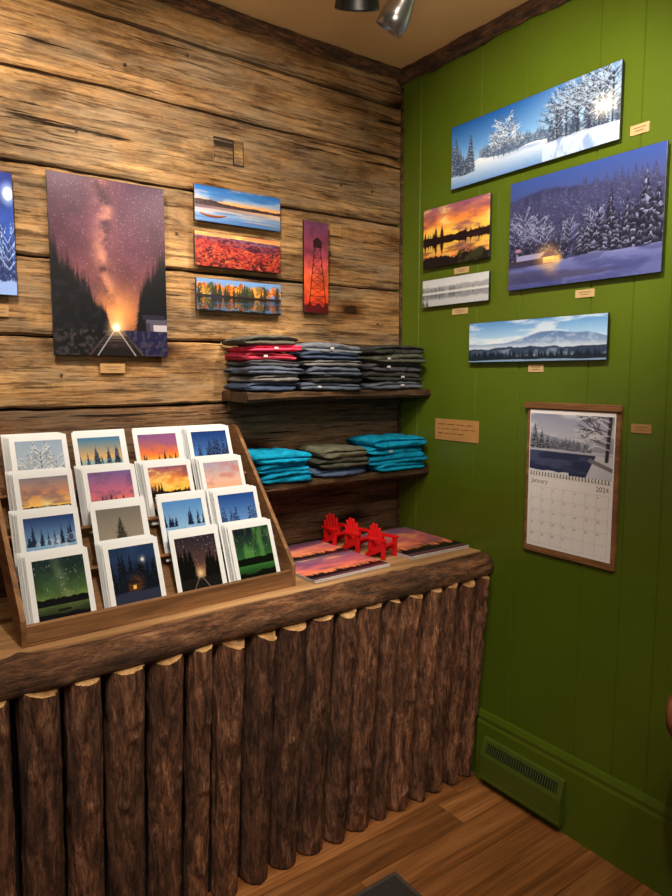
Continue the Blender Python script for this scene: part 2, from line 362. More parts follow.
def im_milky():
    c = Cv(260, 390, 1)
    c.grad([(0, (24, 16, 24)), (.2, (104, 60, 52)), (.35, (92, 52, 52)), (.6, (76, 43, 57)), (1, (68, 40, 62))])
    n = c.fbm(5, 8, 5); c.mul(.72+.5*n)
    ax = .49-.12*(c.Y-.3)+.035*np.sin(c.Y*9); d = np.abs(c.X-ax)
    n2 = c.fbm(8, 12, 6); n3 = c.fbm(4, 7, 5)
    c.put(np.exp(-(d/.17)**2)*(.1+.35*n3), (118, 68, 66)); c.put(np.exp(-(d/.075)**2)*np.clip((n2-.35)*2.3, 0, 1)*.7, (200, 138, 106))
    c.put(np.exp(-((d-.015)/.035)**2)*np.clip((.52-n2)*7, 0, 1)*.7, (46, 26, 36))
    c.stars(2600, .3, k=.28)
    c.glow(.56, .24, .26, (236, 158, 78), 1.8, .8)
    T = (9, 9, 13)
    c.put(c.below(.16, .02, 8), (18, 19, 30))
    for i in range(30):
        x = .44*i/29; c.spruce(x, .05, .60-.40*(x/.44)**.8+.12*c.r.rand(), .08, T, None, 13)
    for i in range(22):
        x = .76+.26*i/21; c.spruce(x, .05, .26+.32*((x-.74)/.26)+.12*c.r.rand(), .07, T, None, 13)
    c.put((c.X < .42-.9*(c.Y-.12)+.05*c.fbm(3, 20)) & (c.Y < .38), T); c.put((c.Y < .42)*np.clip((c.fbm(20, 30, 3)-.5)*2, 0, .25)*(c.X < .4), (50, 48, 66))
    c.put((c.X > .80) & (c.Y > .12) & (c.Y < .225), (66, 62, 76)); c.put((c.X > .87) & (c.Y > .15) & (c.Y < .19), (150, 144, 150)); c.put((c.X > .80) & (c.X < .84) & (c.Y > .12) & (c.Y < .2), (46, 42, 54))
    c.put((c.X > .77) & (c.X < .98) & (np.abs(c.Y-.235) < .014), (28, 27, 42))
    g = (c.Y < .15); c.put(g & (c.X > .60+.9*(.15-c.Y)), (20, 20, 50)); c.put(g & (np.abs(c.X-.53) < .06+(.15-c.Y)*1.3), (52, 42, 42)); c.put(g*np.clip((c.fbm(40, 50, 2)-.5)*3, 0, .5), (76, 66, 68))
    for k in range(12):
        y = .135-.135*(k/11)**.7; w = .05+(.15-y)*1.2; c.put((np.abs(c.Y-y) < .0035+.002*k/11) & (np.abs(c.X-.53) < w), (20, 16, 18))
    c.line(.515, .15, .36, 0, .005, (130, 122, 126)); c.line(.545, .15, .70, 0, .005, (130, 122, 126))
    c.glow(.53, .165, .09, (255, 220, 160), 1.7, .9); c.glow(.53, .165, .025, (255, 255, 245), .6)
    return c.im
def im_moon():
    c = Cv(110, 140, 2); c.grad([(0, (20, 40, 110)), (.4, (50, 90, 180)), (1, (20, 40, 120))]); c.mul(.75+.5*c.fbm(6, 8, 5))
    c.glow(.93, .83, .12, (210, 225, 255), 1); c.glow(.93, .83, .055, (255, 255, 255), .2)
    c.row(0, .3, .6, 26, (24, 38, 90), (140, 170, 230), 0, 1, .2); c.tree(.9, .05, .5, (30, 44, 96), (170, 194, 244)); c.put(c.below(.12, .03, 6), (130, 160, 220)); return c.im
def im_dawn():
    c = Cv(230, 104, 3); c.grad([(0, (70, 110, 165)), (.25, (120, 150, 190)), (.42, (206, 170, 140)), (.5, (232, 150, 76)), (.58, (232, 166, 104)), (.68, (130, 160, 200)), (.8, (70, 126, 190)), (1, (36, 92, 164))])
    n = c.fbm(4, 9, 6); c.put(np.clip((n-.52)*3, 0, .45)*(c.Y > .6), (214, 180, 170)); c.put(np.clip((.45-n)*4, 0, .6)*(c.Y > .6), (50, 98, 164))
    rid = .50+.09*np.exp(-((c.X-.12)/.22)**2)+.05*c.fbm(18, 1, 4)[0:1, :]+.02*c.X
    c.put((c.Y > .45) & (c.Y < rid), (58, 44, 48)); c.put(((c.Y > .45) & (c.Y < rid))*np.clip((c.fbm(50, 24, 3)-.5)*3, 0, .5), (104, 76, 70))
    c.put(((c.Y > .36) & (c.Y < .45))*np.clip(1-c.X*1.1, 0, .85), (92, 74, 92)); c.put((c.Y < .42)*np.clip((c.fbm(3, 22, 4)-.5)*3, 0, .5), (232, 186, 150))
    c.put((c.Y < .36)*np.clip((c.fbm(3, 18, 4)-.48)*3, 0, .6), (56, 96, 156))
    q = c.X-.20; hull = (np.abs(q) < .15) & (c.Y < .20+2.0*q**2) & (c.Y > .12+3.6*q**2); c.put(hull, (92, 46, 26)); c.put(hull & (c.Y > .175+2.0*q**2), (170, 104, 60)); return c.im
def im_redhill():
    c = Cv(230, 104, 4); c.grad([(0, (96, 20, 20)), (.80, (170, 90, 84)), (.88, (236, 160, 84)), (1, (206, 120, 84))])
    c.put(np.clip((c.fbm(4, 8, 5)-.5)*4, 0, .6)*(c.Y > .86), (246, 196, 110))
    X = c.X
    for y, k, h in ((.90-.08*(X-.3)**2, (96, 60, 92), (130, 84, 104)), (.82+.06*np.sin(X*5+.6), (104, 46, 62), (150, 66, 66)), (.68+.12*np.cos(X*4.2), (126, 34, 38), (180, 60, 44)), (.48+.16*np.sin(X*4+2.2), (104, 22, 26), (188, 76, 44)), (.24+.12*np.cos(X*6+1), (80, 16, 22), (168, 54, 34))):
        m = np.clip((y+.03*(c.fbm(30, 1, 3)[0:1, :]-.5)-c.Y)/.012, 0, 1); c.put(m, k)
        n = c.fbm(34, 20, 4); c.put(m*np.clip((n-.48)*6, 0, 1)*.85, h); c.put(m*np.clip((.44-n)*8, 0, 1)*.85, (46, 16, 24)); c.put(m*np.clip((c.fbm(44, 26, 3)-.64)*8, 0, 1)*.7*(k[2] < 50), (220, 130, 76))
        c.put(m*np.clip(1-(y-c.Y)/.06, 0, 1)*.35, h)
    return c.im
def im_autumn():
    c = Cv(230, 104, 5); c.grad([(0, (60, 90, 130)), (1, (96, 130, 180))])
    for i in range(120):
        x = c.r.rand(); k = [(186, 96, 30), (208, 134, 50), (140, 58, 24), (110, 96, 40), (52, 56, 34), (84, 44, 22)][c.r.randint(6)]
        c.blob(x, .58+.18*c.r.rand(), .09, .18, k, .42, 26)
    c.row(.5, .2, .42, 22, (40, 44, 34)); c.put(np.abs(c.Y-.48) < .025, (36, 26, 20)); c.reflect(.47, .66)
    c.put((c.Y < .47)*np.clip(c.fbm(4, 30, 3)-.42, 0, 1)*1.6, (52, 76, 126)); c.put(c.below(.06, .05, 12), (18, 16, 16)); return c.im
def im_tower():
    c = Cv(70, 220, 6); c.grad([(0, (150, 30, 20)), (.22, (236, 84, 36)), (.4, (228, 92, 56)), (.65, (156, 64, 84)), (1, (96, 50, 84))]); c.mul(.65+.7*c.fbm(3, 9, 6))
    D = (44, 18, 22)
    for sx in (-1, 1): c.line(.55+sx*.34, .10, .55+sx*.12, .72, .007, D)
    y = .10
    while y < .70:
        w = .34-.22*(y-.1)/.62; h = .085; w2 = .34-.22*(y+h-.1)/.62
        c.line(.55-w, y, .55+w2, y+h, .0035, D); c.line(.55+w, y, .55-w2, y+h, .0035, D); c.line(.55-w, y, .55+w, y, .0035, D); y += h
    c.put((np.abs(c.X-.55) < .18) & (c.Y > .72) & (c.Y < .79), D); c.put((np.abs(c.X-.55) < .20*(.84-c.Y)/.05) & (c.Y >= .79) & (c.Y < .84), D)
    c.put(c.below(.1, .05, 8), (80, 14, 16)); return c.im
def im_winter():
    c = Cv(340, 140, 7); c.grad([(.3, (170, 200, 230)), (.55, (100, 156, 218)), (1, (30, 86, 164))])
    c.glow(.93, .62, 1.5, (180, 208, 236), 1.6, .8)
    hl = .42+.05*np.sin(c.X*5)+.05*c.fbm(20, 1, 3); c.put((c.Y < hl) & (c.X > .2), (98, 124, 160)); c.put(((c.Y < hl) & (c.X > .2))*np.clip((c.fbm(40, 20, 3)-.45)*3, 0, .5), (160, 182, 208))
    c.row(.32, .10, .26, 90, (66, 88, 122), (196, 210, 230), .22, .8, .26)
    sn = c.below(.32, .05, 5); c.put(sn, c.col([(0, (104, 144, 202)), (.18, (170, 196, 230)), (.34, (232, 239, 248))]))
    c.put(sn*np.clip((c.fbm(4, 10, 5)-.5)*3.4, 0, .75), (106, 146, 206))
    for i in range(18): c.spruce(.005+.15*c.r.rand(), .16+.1*c.r.rand(), .25+.4*c.r.rand(), .09, (50, 68, 98), (196, 210, 230), 12)
    for x, h in ((.30, .34), (.33, .42), (.365, .6), (.40, .44), (.45, .28)): c.tree(x, .28, h, (80, 96, 124), (224, 233, 244), 11, .9)
    for i in range(14): c.spruce(.64+.36*c.r.rand(), .24, .2+.45*c.r.rand(), .085, (44, 58, 84), (176, 192, 218), 12)
    for x, h in ((.68, .6), (.73, .68), (.79, .74), (.85, .7), (.90, .74), (.965, .8)): c.tree(x, .24, h, (40, 46, 62), (170, 188, 214), 12, 1.0)
    c.put(((c.Y < .27-.1*np.abs(c.X-.8)) & (c.X > .6))*.8, (190, 208, 234)); c.put(((c.Y < .27) & (c.X > .6))*np.clip((c.fbm(26, 4, 4)-.5)*4, 0, .7), (112, 142, 194))
    c.glow(.925, .5, .26, (255, 250, 235), 1.6, .95); c.glow(.925, .5, .07, (255, 255, 255), .5)
    for k in range(8):
        a = k*math.pi/4+.2; c.line(.925, .5, .925+.18*math.cos(a)/c.A, .5+.18*math.sin(a), .006, (255, 255, 250), .7)
    return c.im
def im_twilight():
    c = Cv(310, 226, 8); c.grad([(0, (54, 60, 112)), (.7, (66, 74, 128)), (1, (52, 78, 152))])
    m = np.clip((.90-.16*np.abs(c.X-.25)-.04*c.fbm(12, 1, 3)-c.Y)/.02, 0, 1)
    c.put(m, (56, 60, 102)); c.put(m*np.clip((c.fbm(7, 5, 4)-.5)*3, 0, .5), (42, 44, 80))
    for y, n, d, s_ in ((.78, 90, (54, 58, 97), (88, 94, 138)), (.68, 90, (48, 52, 88), (98, 104, 148)), (.58, 84, (42, 45, 78), (110, 116, 160)), (.48, 70, (36, 39, 68), (124, 130, 172)), (.39, 64, (30, 32, 57), (136, 142, 184)), (.31, 50, (26, 27, 46), (130, 136, 178))):
        c.row(y-.06, .09, .18+.1*(y < .45), n, d, s_, 0, 1, .24, .09, 5)
    for x, h in ((.05, .4), (.11, .46), (.16, .36), (.22, .4), (.27, .3), (.44, .3), (.60, .36)): c.tree(x, .28, h, (50, 54, 88), (150, 156, 196), 9, .8)
    for x, h in ((.52, .26), (.56, .36), (.62, .44), (.70, .56), (.80, .48), (.90, .64), (.97, .54), (.74, .36), (.85, .4), (.66, .3), (.94, .44)): c.spruce(x, .22+.02*c.r.rand(), h, .08+.05*c.r.rand(), (22, 23, 40), (136, 142, 184), 6+3*c.r.rand(), 1.3)
    c.put(c.below(.24, .03, 5), c.col([(0, (62, 70, 130)), (.2, (96, 104, 160)), (.26, (132, 134, 182))]))
    c.put((c.Y < .27) & (c.Y > .20) & (c.X < .34), (56, 48, 66)); c.put((c.Y < .31) & (c.Y > .26) & (np.abs(c.X-.16) < .1), (136, 138, 180))
    c.glow(.29, .26, .16, (255, 190, 90), 1.3, .85); c.glow(.36, .235, .06, (255, 200, 110), 1)
    c.put((np.abs(c.X-.30) < .04) & (np.abs(c.Y-.24) < .028), (255, 205, 110)); c.put((np.abs(c.X-.30) < .06*(.32-c.Y)/.05) & (c.Y > .265) & (c.Y < .32), (120, 90, 90))
    c.put((np.abs(c.X-.07) < .02) & (np.abs(c.Y-.36) < .015), (150, 120, 150))
    c.put(np.clip((.15-.10*(c.X-.2)-c.Y)/.02, 0, 1)*np.clip((c.Y-(.04-.03*c.X))/.02, 0, 1)*.7, (66, 64, 92))      # ploughed road
    c.put(np.clip((.06+.10*(c.X-.6)*(c.X > .6)-c.Y)/.01, 0, 1)*(c.X > .4), (84, 92, 150))
    c.put((c.Y < .24)*np.clip((c.fbm(5, 14, 5)-.5)*3, 0, .45), (44, 50, 100)); c.glow(.32, .17, .12, (220, 170, 120), 1.4, .5)
    return c.im
def sunset(W=130, H=132, seed=9, pal=0):
    c = Cv(W, H, seed)
    p = [[(.3, (250, 176, 60)), (.56, (255, 206, 84)), (.74, (244, 140, 64)), (1, (150, 96, 124))], [(.3, (250, 150, 70)), (.6, (225, 90, 80)), (1, (96, 70, 130))]][pal]
    c.grad(p); n = c.fbm(3, 7, 6); c.put(np.clip((n-.52)*4, 0, .75)*(c.Y > .5), (130, 76, 100)); c.put(np.clip((.46-n)*5, 0, .85)*(c.Y > .5), (255, 222, 130))
    c.put((c.Y > .42) & (c.Y < .47+.06*c.fbm(10, 1, 3)), (34, 20, 22)); c.row(.43, .06, .16, 26, (28, 16, 20)); c.row(.43, .14, .3, 8, (28, 16, 20), None, 0, .3)
    c.reflect(.44, .92); c.put((c.Y < .44)*np.clip((c.fbm(4, 16, 3)-.52)*3, 0, .5), (80, 46, 56)); c.put(c.below(.14, .14, 7), (28, 22, 24)); c.blob(.75, .1, .3, .14, (50, 54, 34), .4, 16)
    return c.im
def im_mist():
    c = Cv(130, 60, 10); c.grad([(0, (150, 158, 168)), (.5, (205, 208, 212)), (1, (196, 202, 210))])
    c.put(c.below(.72, .08, 6, .06)*(c.Y > .48), (150, 156, 164)); c.row(.5, .08, .26, 50, (96, 100, 108), (170, 174, 180), 0, .55, .2); c.row(.5, .06, .16, 40, (120, 124, 132), None, .5, 1, .2)
    c.reflect(.49, .9); c.put((np.abs(c.Y-.48) < .05)*.6, (225, 228, 230)); c.row(0, .1, .3, 6, (70, 70, 76), None, 0, .2); return c.im
def im_mountain():
    c = Cv(290, 98, 11); c.grad([(.3, (215, 224, 235)), (.62, (150, 190, 228)), (1, (84, 138, 200))])
    c.put(np.clip((c.fbm(5, 6, 6)-.48)*4, 0, .7)*(c.Y > .45), (216, 226, 238))
    rid = .46+.26*np.exp(-((c.X-.62)/.2)**2)+.12*np.exp(-((c.X-.9)/.12)**2)+.08*(c.fbm(8, 1, 4)-.5)
    c.put(np.clip((rid-c.Y)/.02, 0, 1), c.col([(.2, (166, 188, 214)), (.7, (78, 110, 162))])); c.put(np.clip((rid-c.Y)/.02, 0, 1)*np.clip((c.fbm(24, 12, 5)-.52)*4, 0, .5), (180, 196, 220))
    c.put(np.clip((.42+.06*c.fbm(5, 1, 3)-c.Y)/.1, 0, 1)*.8, (190, 204, 222)); c.put(c.below(.34, .05, 12), (46, 62, 88)); c.put(c.below(.30, .03, 12)*np.clip((c.fbm(14, 8, 3)-.45)*3, 0, .7), (140, 160, 190))
    c.row(.06, .12, .26, 130, (22, 34, 46)); c.put(c.below(.12, .04, 12), (26, 38, 48)); c.put(c.below(.045, .02, 6), (120, 150, 185)); return c.im
def im_calendar():
    c = Cv(160, 140, 12); c.grad([(.4, (206, 208, 222)), (1, (140, 146, 174))]); c.put(np.clip((c.fbm(4, 5, 6)-.5)*2.4, 0, .6), (226, 226, 234))
    c.put((c.Y > .42) & (c.Y < .60+.05*np.sin(c.X*7+1)+.04*c.fbm(10, 1, 3)), (148, 154, 174)); c.row(.4, .12, .24, 54, (78, 84, 104), (186, 190, 204), .2, .75, .26)
    for x, h in ((.06, .46), (.15, .36), (.22, .26)): c.spruce(x, .4, h, h*.22, (42, 46, 62), (200, 204, 218), 9)
    c.put(c.below(.42, .02, 5), (178, 182, 200)); c.put((c.Y < .37) & (c.X < .95-.9*np.abs(c.Y-.2)), (44, 54, 88)); c.put((c.Y < .37)*np.clip((c.fbm(3, 14, 4)-.48)*3, 0, .5)*(c.X < .8), (98, 108, 144))
    c.put(c.below(.05, .04, 4)*(c.X < .5), (224, 228, 238)); c.put((c.X > .70+.3*c.Y) & (c.Y < .36), (198, 202, 218))
    c.put((c.X > .68+.5*np.abs(c.Y-.2)) & (np.abs(c.Y-.26+.5*(c.X-.8)) < .035), (116, 116, 126))
    c.line(.93, .3, .96, 1, .03, (44, 42, 46))
    for k in range(10): c.branches(.95, .48+.055*k, .26, 2.4+.9*c.r.rand(), .011, (52, 52, 62) if k % 2 else (206, 210, 222), 3)
    return c.im
def im_placemat(seed):
    c = Cv(140, 110, seed); c.grad([(0, (52, 38, 54)), (.24, (252, 146, 92)), (.42, (242, 126, 108)), (.65, (200, 104, 126)), (1, (124, 96, 134))])
    n = c.fbm(3, 7, 6); c.put(np.clip((n-.52)*4, 0, .7)*(c.Y > .28), (120, 80, 112)); c.put(np.clip((.46-n)*5, 0, .8)*(c.Y > .28), (255, 170, 118))
    c.row(.16, .08, .2, 60, (30, 22, 30)); c.put(c.below(.2, .06, 7), (28, 20, 28)); c.put((c.Y < .09)*.8, (110, 72, 84)); return c.im
def card_images():
    out = []
    def C(s): return Cv(72, 76, 100+s)
    c = C(0); c.grad([(0, (205, 215, 226)), (1, (150, 174, 202))]); c.tree(.5, .12, .8, (104, 112, 124), (232, 238, 244), 12, .9); c.tree(.2, .12, .55, (120, 130, 144), (226, 234, 242), 8); c.tree(.82, .12, .6, (120, 130, 144), (226, 234, 242), 8); c.put(c.below(.2, .05, 4), (215, 224, 234)); out.append(c.im)
    c = C(1); c.grad([(0, (60, 90, 130)), (.5, (150, 190, 200)), (.6, (226, 180, 120)), (1, (60, 120, 170))]); c.row(.15, .3, .75, 16, (24, 40, 62), (130, 156, 190)); c.put(c.below(.2, .05, 5), (160, 186, 218)); out.append(c.im)
    c = C(2); c.grad([(0, (180, 110, 80)), (.45, (252, 190, 70)), (.6, (240, 120, 70)), (1, (110, 80, 150))]); c.put(np.clip((c.fbm(3, 6, 5)-.5)*4, 0, .8)*(c.Y > .5), (150, 90, 140)); c.row(.36, .1, .3, 12, (50, 30, 36)); c.put(c.below(.36, .03, 6), (70, 44, 44)); c.put((np.abs(c.X-.5) < .3*(.4-c.Y)) & (c.Y < .36), (190, 130, 110)); out.append(c.im)
    c = C(3); c.grad([(0, (150, 180, 220)), (.5, (70, 120, 190)), (1, (24, 52, 120))]); c.row(.12, .4, .8, 16, (20, 34, 74), (110, 142, 205)); c.put(c.below(.2, .06, 5), (180, 200, 232)); out.append(c.im)
    c = C(4); c.grad([(0, (60, 60, 70)), (.3, (210, 150, 90)), (.5, (255, 205, 110)), (.7, (220, 150, 110)), (1, (130, 130, 150))]); c.put(np.clip((c.fbm(3, 7, 5)-.5)*4, 0, .7)*(c.Y > .5), (130, 110, 120)); c.put((c.Y > .38) & (c.Y < .44+.08*c.fbm(8, 1)), (44, 34, 34)); c.glow(.5, .5, .2, (255, 240, 180)); out.append(c.im)
    c = C(5); c.grad([(0, (40, 30, 40)), (.35, (232, 130, 100)), (.6, (205, 110, 140)), (1, (120, 96, 160))]); c.put(np.clip((c.fbm(3, 7, 5)-.5)*4, 0, .6), (110, 80, 120)); c.row(.1, .2, .5, 12, (30, 24, 30)); c.put(c.below(.25, .1, 5), (34, 26, 32)); out.append(c.im)
    out.append(sunset(72, 76, 106, 0))
    c = C(7); c.grad([(0, (70, 50, 60)), (.3, (250, 180, 130)), (.6, (238, 190, 170)), (1, (170, 164, 196))]); c.put(np.clip((c.fbm(3, 7, 5)-.5)*4, 0, .7)*(c.Y > .4), (205, 130, 124)); c.put((c.Y > .28) & (c.Y < .36+.1*c.fbm(6, 1)), (70, 50, 60)); c.put((c.Y < .28), (150, 110, 110)); out.append(c.im)
    for sd, a, b in ((8, (30, 60, 120), (20, 30, 60)), (10, (80, 140, 210), (40, 80, 150))):
        c = C(sd); c.grad([(0, a), (.5, (140, 185, 230)), (1, a)]); c.put(c.below(.35, .1, 4), b); c.row(.5, .2, .4, 10, (20, 34, 66))
        for k in range(16):
            x, y, r = c.r.rand(), .1+.6*c.r.rand(), .03+.07*c.r.rand(); e = np.hypot(c.X-x, (c.Y-y)*1.3); c.put(np.clip(1-np.abs(e-r)/.02, 0, 1)*.5, (215, 230, 246)); c.put((e < r)*.25, (190, 215, 240))
        out.append(c.im)
    c = C(9); c.grad([(0, (190, 180, 165)), (.5, (150, 140, 128)), (1, (120, 116, 110))]); c.spruce(.5, .1, .75, .3, (44, 44, 38), (110, 108, 100), 10); c.row(.1, .2, .35, 10, (96, 88, 80)); c.put(c.below(.14, .03, 4), (206, 200, 190)); out.insert(9, c.im)
    c = C(11); c.grad([(0, (180, 205, 235)), (.4, (110, 160, 220)), (1, (30, 70, 150))]); c.row(.3, .3, .55, 18, (30, 60, 120), (150, 184, 232)); c.row(.05, .2, .4, 14, (40, 70, 130), (180, 206, 240)); out.append(c.im)
    c = C(12); c.grad([(0, (14, 20, 22)), (.3, (110, 136, 66)), (.5, (62, 90, 54)), (1, (20, 44, 50))]); c.mul(.7+.6*c.fbm(4, 6, 5)); d = np.abs(c.X-.55+.25*(c.Y-.5)); c.put(np.exp(-(d/.10)**2)*.45*(c.Y > .3)*c.fbm(6, 8, 4), (180, 195, 145)); c.stars(140, .4, k=.4); c.put((c.Y > .24) & (c.Y < .32+.06*c.fbm(7, 1)), (8, 10, 12)); c.put(c.below(.1, .05, 4), (10, 12, 14)); c.put((np.abs(c.X-.5) < .12) & (np.abs(c.Y-.14) < .02), (30, 22, 18)); out.append(c.im)
    c = C(13); c.grad([(0, (18, 20, 34)), (.5, (28, 42, 70)), (1, (34, 58, 98))]); c.mul(.75+.5*c.fbm(4, 5, 5)); c.row(.22, .3, .7, 18, (10, 15, 26), (34, 46, 70)); c.glow(.50, .34, .24, (200, 110, 40), 1.7, .7); c.glow(.70, .74, .12, (200, 215, 240), 1.2, .6); c.glow(.70, .74, .04, (255, 255, 245), .4); c.put((np.abs(c.X-.45) < .13) & (c.Y > .22) & (c.Y < .34), (84, 46, 26)); c.put((np.abs(c.X-.45) < .16*(.44-c.Y)/.1) & (c.Y >= .34) & (c.Y < .44), (40, 30, 32)); c.put((np.abs(c.X-.45) < .04) & (np.abs(c.Y-.28) < .035), (255, 205, 110)); c.put(c.below(.2, .03, 4), (46, 52, 76)); out.append(c.im)
    c = C(14); c.grad([(0, (30, 24, 26)), (.3, (170, 116, 78)), (.5, (84, 60, 58)), (1, (40, 37, 50))]); c.stars(140, .4, k=.4); c.row(.1, .5, .75, 14, (11, 12, 14), None, 0, .38); c.row(.1, .4, .7, 14, (11, 12, 14), None, .66, 1); c.put(c.below(.22, .02, 4), (26, 24, 24)); c.line(.48, .25, .3, 0, .011, (120, 110, 104)); c.line(.52, .25, .7, 0, .011, (120, 110, 104)); c.glow(.5, .3, .16, (255, 235, 190), 1.7); out.append(c.im)
    c = C(15); c.grad([(0, (12, 28, 18)), (.25, (52, 112, 50)), (.5, (42, 82, 48)), (1, (14, 24, 36))]); c.put(np.clip((c.fbm(7, 2, 4)-.5)*3, 0, .6)*(c.Y > .3), (100, 165, 80)); c.stars(80, .5, k=.4); c.put((c.Y > .26) & (c.Y < .36+.08*c.fbm(7, 1)), (8, 14, 12)); c.put(c.below(.12, .06, 4), (10, 14, 12)); out.append(c.im)
    return out

# ------------------------------------------------------------------ room shell
CEIL = 2.668; XL = -3.6; YN = -3.4
bm = bmesh.new()
seams = [0.0, .28, .56, .84, 1.12, 1.40, 1.61, 1.835, 2.09, 2.345, 2.54, CEIL]
NX = 160
for i in range(len(seams)-1):
    fy = random.uniform(0, .010); rings = []
    for k in range(NX+1):
        x = XL+(0-XL)*k/NX
        def wob(j): return 0 if j in (0, len(seams)-1) else .009*mnoise.noise((x*.8, j*7.1, 3.3))+.003*mnoise.noise((x*9, j*5.7, 1.1))
        def gap(j, s): return .0028+.008*max(0, mnoise.noise((x*2.3, j*3.7, s))+.12)+.004*max(0, mnoise.noise((x*22, j*1.7, s)))
        z0 = seams[i]+wob(i)+gap(i, 1); z1 = seams[i+1]+wob(i+1)-gap(i+1, 4)
        yy = fy+.004*mnoise.noise((x*2, i*3.1, 0))+.004
        def sf(t): return yy+.0016*mnoise.noise((x*4, (z0+(z1-z0)*t)*14, i*2.7))
        prof = [(z0, .03), (z0, yy+.007), (z0+.006, sf(0)), (z0+(z1-z0)*.3, sf(.3)-.001), (z0+(z1-z0)*.7, sf(.7)-.001), (z1-.006, sf(1)), (z1, yy+.007), (z1, .03)]
        rings.append([bm.verts.new((x, p[1], p[0])) for p in prof])
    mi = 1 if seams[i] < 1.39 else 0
    fs = []
    for a, b in zip(rings, rings[1:]):
        for k in range(7): fs.append(bm.faces.new((a[k], a[k+1], b[k+1], b[k])))
    fs += [bm.faces.new(rings[0]), bm.faces.new(rings[-1])]
    for f in fs: f.material_index = mi
box(bm, ((XL)/2, .05, CEIL/2), (-XL, .04, CEIL), mi=2)
p = hit(229, 152, 1, 0)      # inset repair piece let into the plank
box(bm, (p.x, .0045, p.z), (.112, .006, .084), .001, mi=2)
box(bm, (p.x-.020, .001, p.z-.003), (.068, .008, .074), .003); box(bm, (p.x+.036, .0026, p.z+.002), (.034, .006, .076), .003)
for nx, nz in ((-.3, 2.2), (-.9, 2.5), (-1.6, 2.42), (-.35, 1.95), (-1.0, 1.7), (-1.7, 1.95), (-.2, 2.42), (-1.25, 2.2), (-.15, 2.2), (-1.1, 2.42), (-.95, 1.95), (-.12, 1.7), (-1.32, 1.5)): box(bm, (nx, .002, nz), (.008, .006, .008), .001, mi=2)
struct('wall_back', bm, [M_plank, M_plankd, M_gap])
bm = bmesh.new()
gy = [0, -.107, -.41, -.60, -.863, -.999, -1.11, -1.40, -1.62, -1.95, -2.3, -2.6, -3.0, YN]
prof = [(.0, 0.0)]
for y in gy[1:-1]: prof += [(.0, y+.0035), (.004, y+.0012), (.004, y-.0012), (.0, y-.0035)]
prof += [(.0, YN)]
A = [[bm.verts.new((x, y, z)) for x, y in prof+[(.06, YN), (.06, .07), (0.0, .07)]] for z in (0, CEIL)]
n = len(A[0])
for k in range(n): bm.faces.new((A[0][k], A[0][(k+1) % n], A[1][(k+1) % n], A[1][k]))
struct('wall_right', bm, M_green)
bm = bmesh.new(); w = .125; y = 0.0
while y > YN:
    x = XL-random.uniform(0, 1.1)
    while x < 0:
        L = 1.2; x1 = min(x+L, 0); x0 = max(x, XL)
        if x1 > x0+.01: box(bm, ((x0+x1)/2, y-w/2, -.006), (x1-x0-.0016, w-.0016, .012))
        x += L
    y -= w
box(bm, (XL/2, YN/2, -.03), (-XL, -YN, .03))
struct('floor', bm, M_floor)
bm = bmesh.new(); box(bm, (XL/2, YN/2, CEIL+.02), (-XL, -YN, .04)); struct('ceiling', bm, M_ceil)
def rough_trim(name, along, mat, k0=1.0):
    bm = bmesh.new(); rings = []
    for k in range(161):
        t = -3.5*k/160
        def f(s): return mnoise.noise((t*7, s, 2.2))+.6*mnoise.noise((t*25, s, 1.2))
        d = (.034+.010*f(3))*k0; z = CEIL-(.046-.012*f(9))*k0
        pr = [(0, CEIL-.001), (0, z), (.012*k0, z-.005+.004*f(5)), (d-.006, z+.008), (d, z+.02), (d-.003, CEIL-.001)]
        rings.append([bm.verts.new((t, -a, b) if along == 0 else (-a, t, b)) for a, b in pr])
    for a, b in zip(rings, rings[1:]):
        for k in range(6): bm.faces.new((a[k], a[(k+1) % 6], b[(k+1) % 6], b[k]))
    bm.faces.new(rings[0]); bm.faces.new(rings[-1]); return struct(name, bm, mat)
rough_trim('trim_1', 0, M_trim, .8); rough_trim('trim_2', 1, M_trimy)
bm = bmesh.new(); box(bm, (-.005, -.005, 1.74), (.010, .010, 1.74), .003); struct('trim_3', bm, M_trim)
bm = bmesh.new(); prism(bm, [(0, 0), (.018, 0), (.018, .225), (.013, .235), (.015, .25), (.007, .268), (0, .27)], 0, 1, Matrix(((0, -1, 0, -.0005), (-2.9, 0, 0, -.47), (0, 0, 1, 0), (0, 0, 0, 1))))
struct('baseboard_right', bm, M_green)

# ------------------------------------------------------------------ log counter
CT = .866
ctr = thing('log_counter', 'rustic counter faced with upright bark-covered half logs and a log rail', 'counter', (-1.15, -.25, 0))
o0 = Vector((1.15, .25, 0))
def P(x, y, z): return Vector((x, y, z))+o0
bm = bmesh.new()
for q in range(4): box(bm, P(-1.2, -.0625-.113*q, CT-.0155), (2.39, .1115, .031), .002)
obj('countertop', bm, M_top, ctr)
bm = bmesh.new(); box(bm, P(-1.2, -.39, .418), (2.39, .02, .83)); box(bm, P(-2.385, -.2, .418), (.02, .36, .83)); obj('carcass', bm, M_gap, ctr)
bm = bmesh.new(); pts = []; rd = []
for k in range(241):
    x = -.004-2.4*k/240; pts.append(P(x, -.474+.007*mnoise.noise((x*1.9, 0, 0)), .820+.005*mnoise.noise((x*1.7, 5, 0)))); rd.append(.0445+.004*mnoise.noise((x*3, 2, 0)))
kn = [(random.uniform(-2.3, -.05), random.uniform(0, 6.28), random.uniform(.10, .22)) for _ in range(44)]
def railshape(p, th):
    x = p.x-o0.x; s = 1-.09*abs(mnoise.noise((x*4, math.cos(th)*2.2, math.sin(th)*2.2)))+.05*mnoise.noise((x*16, math.cos(th)*4, math.sin(th)*4))
    for kx, kt, ka in kn:
        dx = (x-kx)/.020
        if abs(dx) < 3:
            dt = (th-kt+math.pi) % (2*math.pi)-math.pi; s += ka*math.exp(-dx*dx-(dt/.40)**2)
    return s
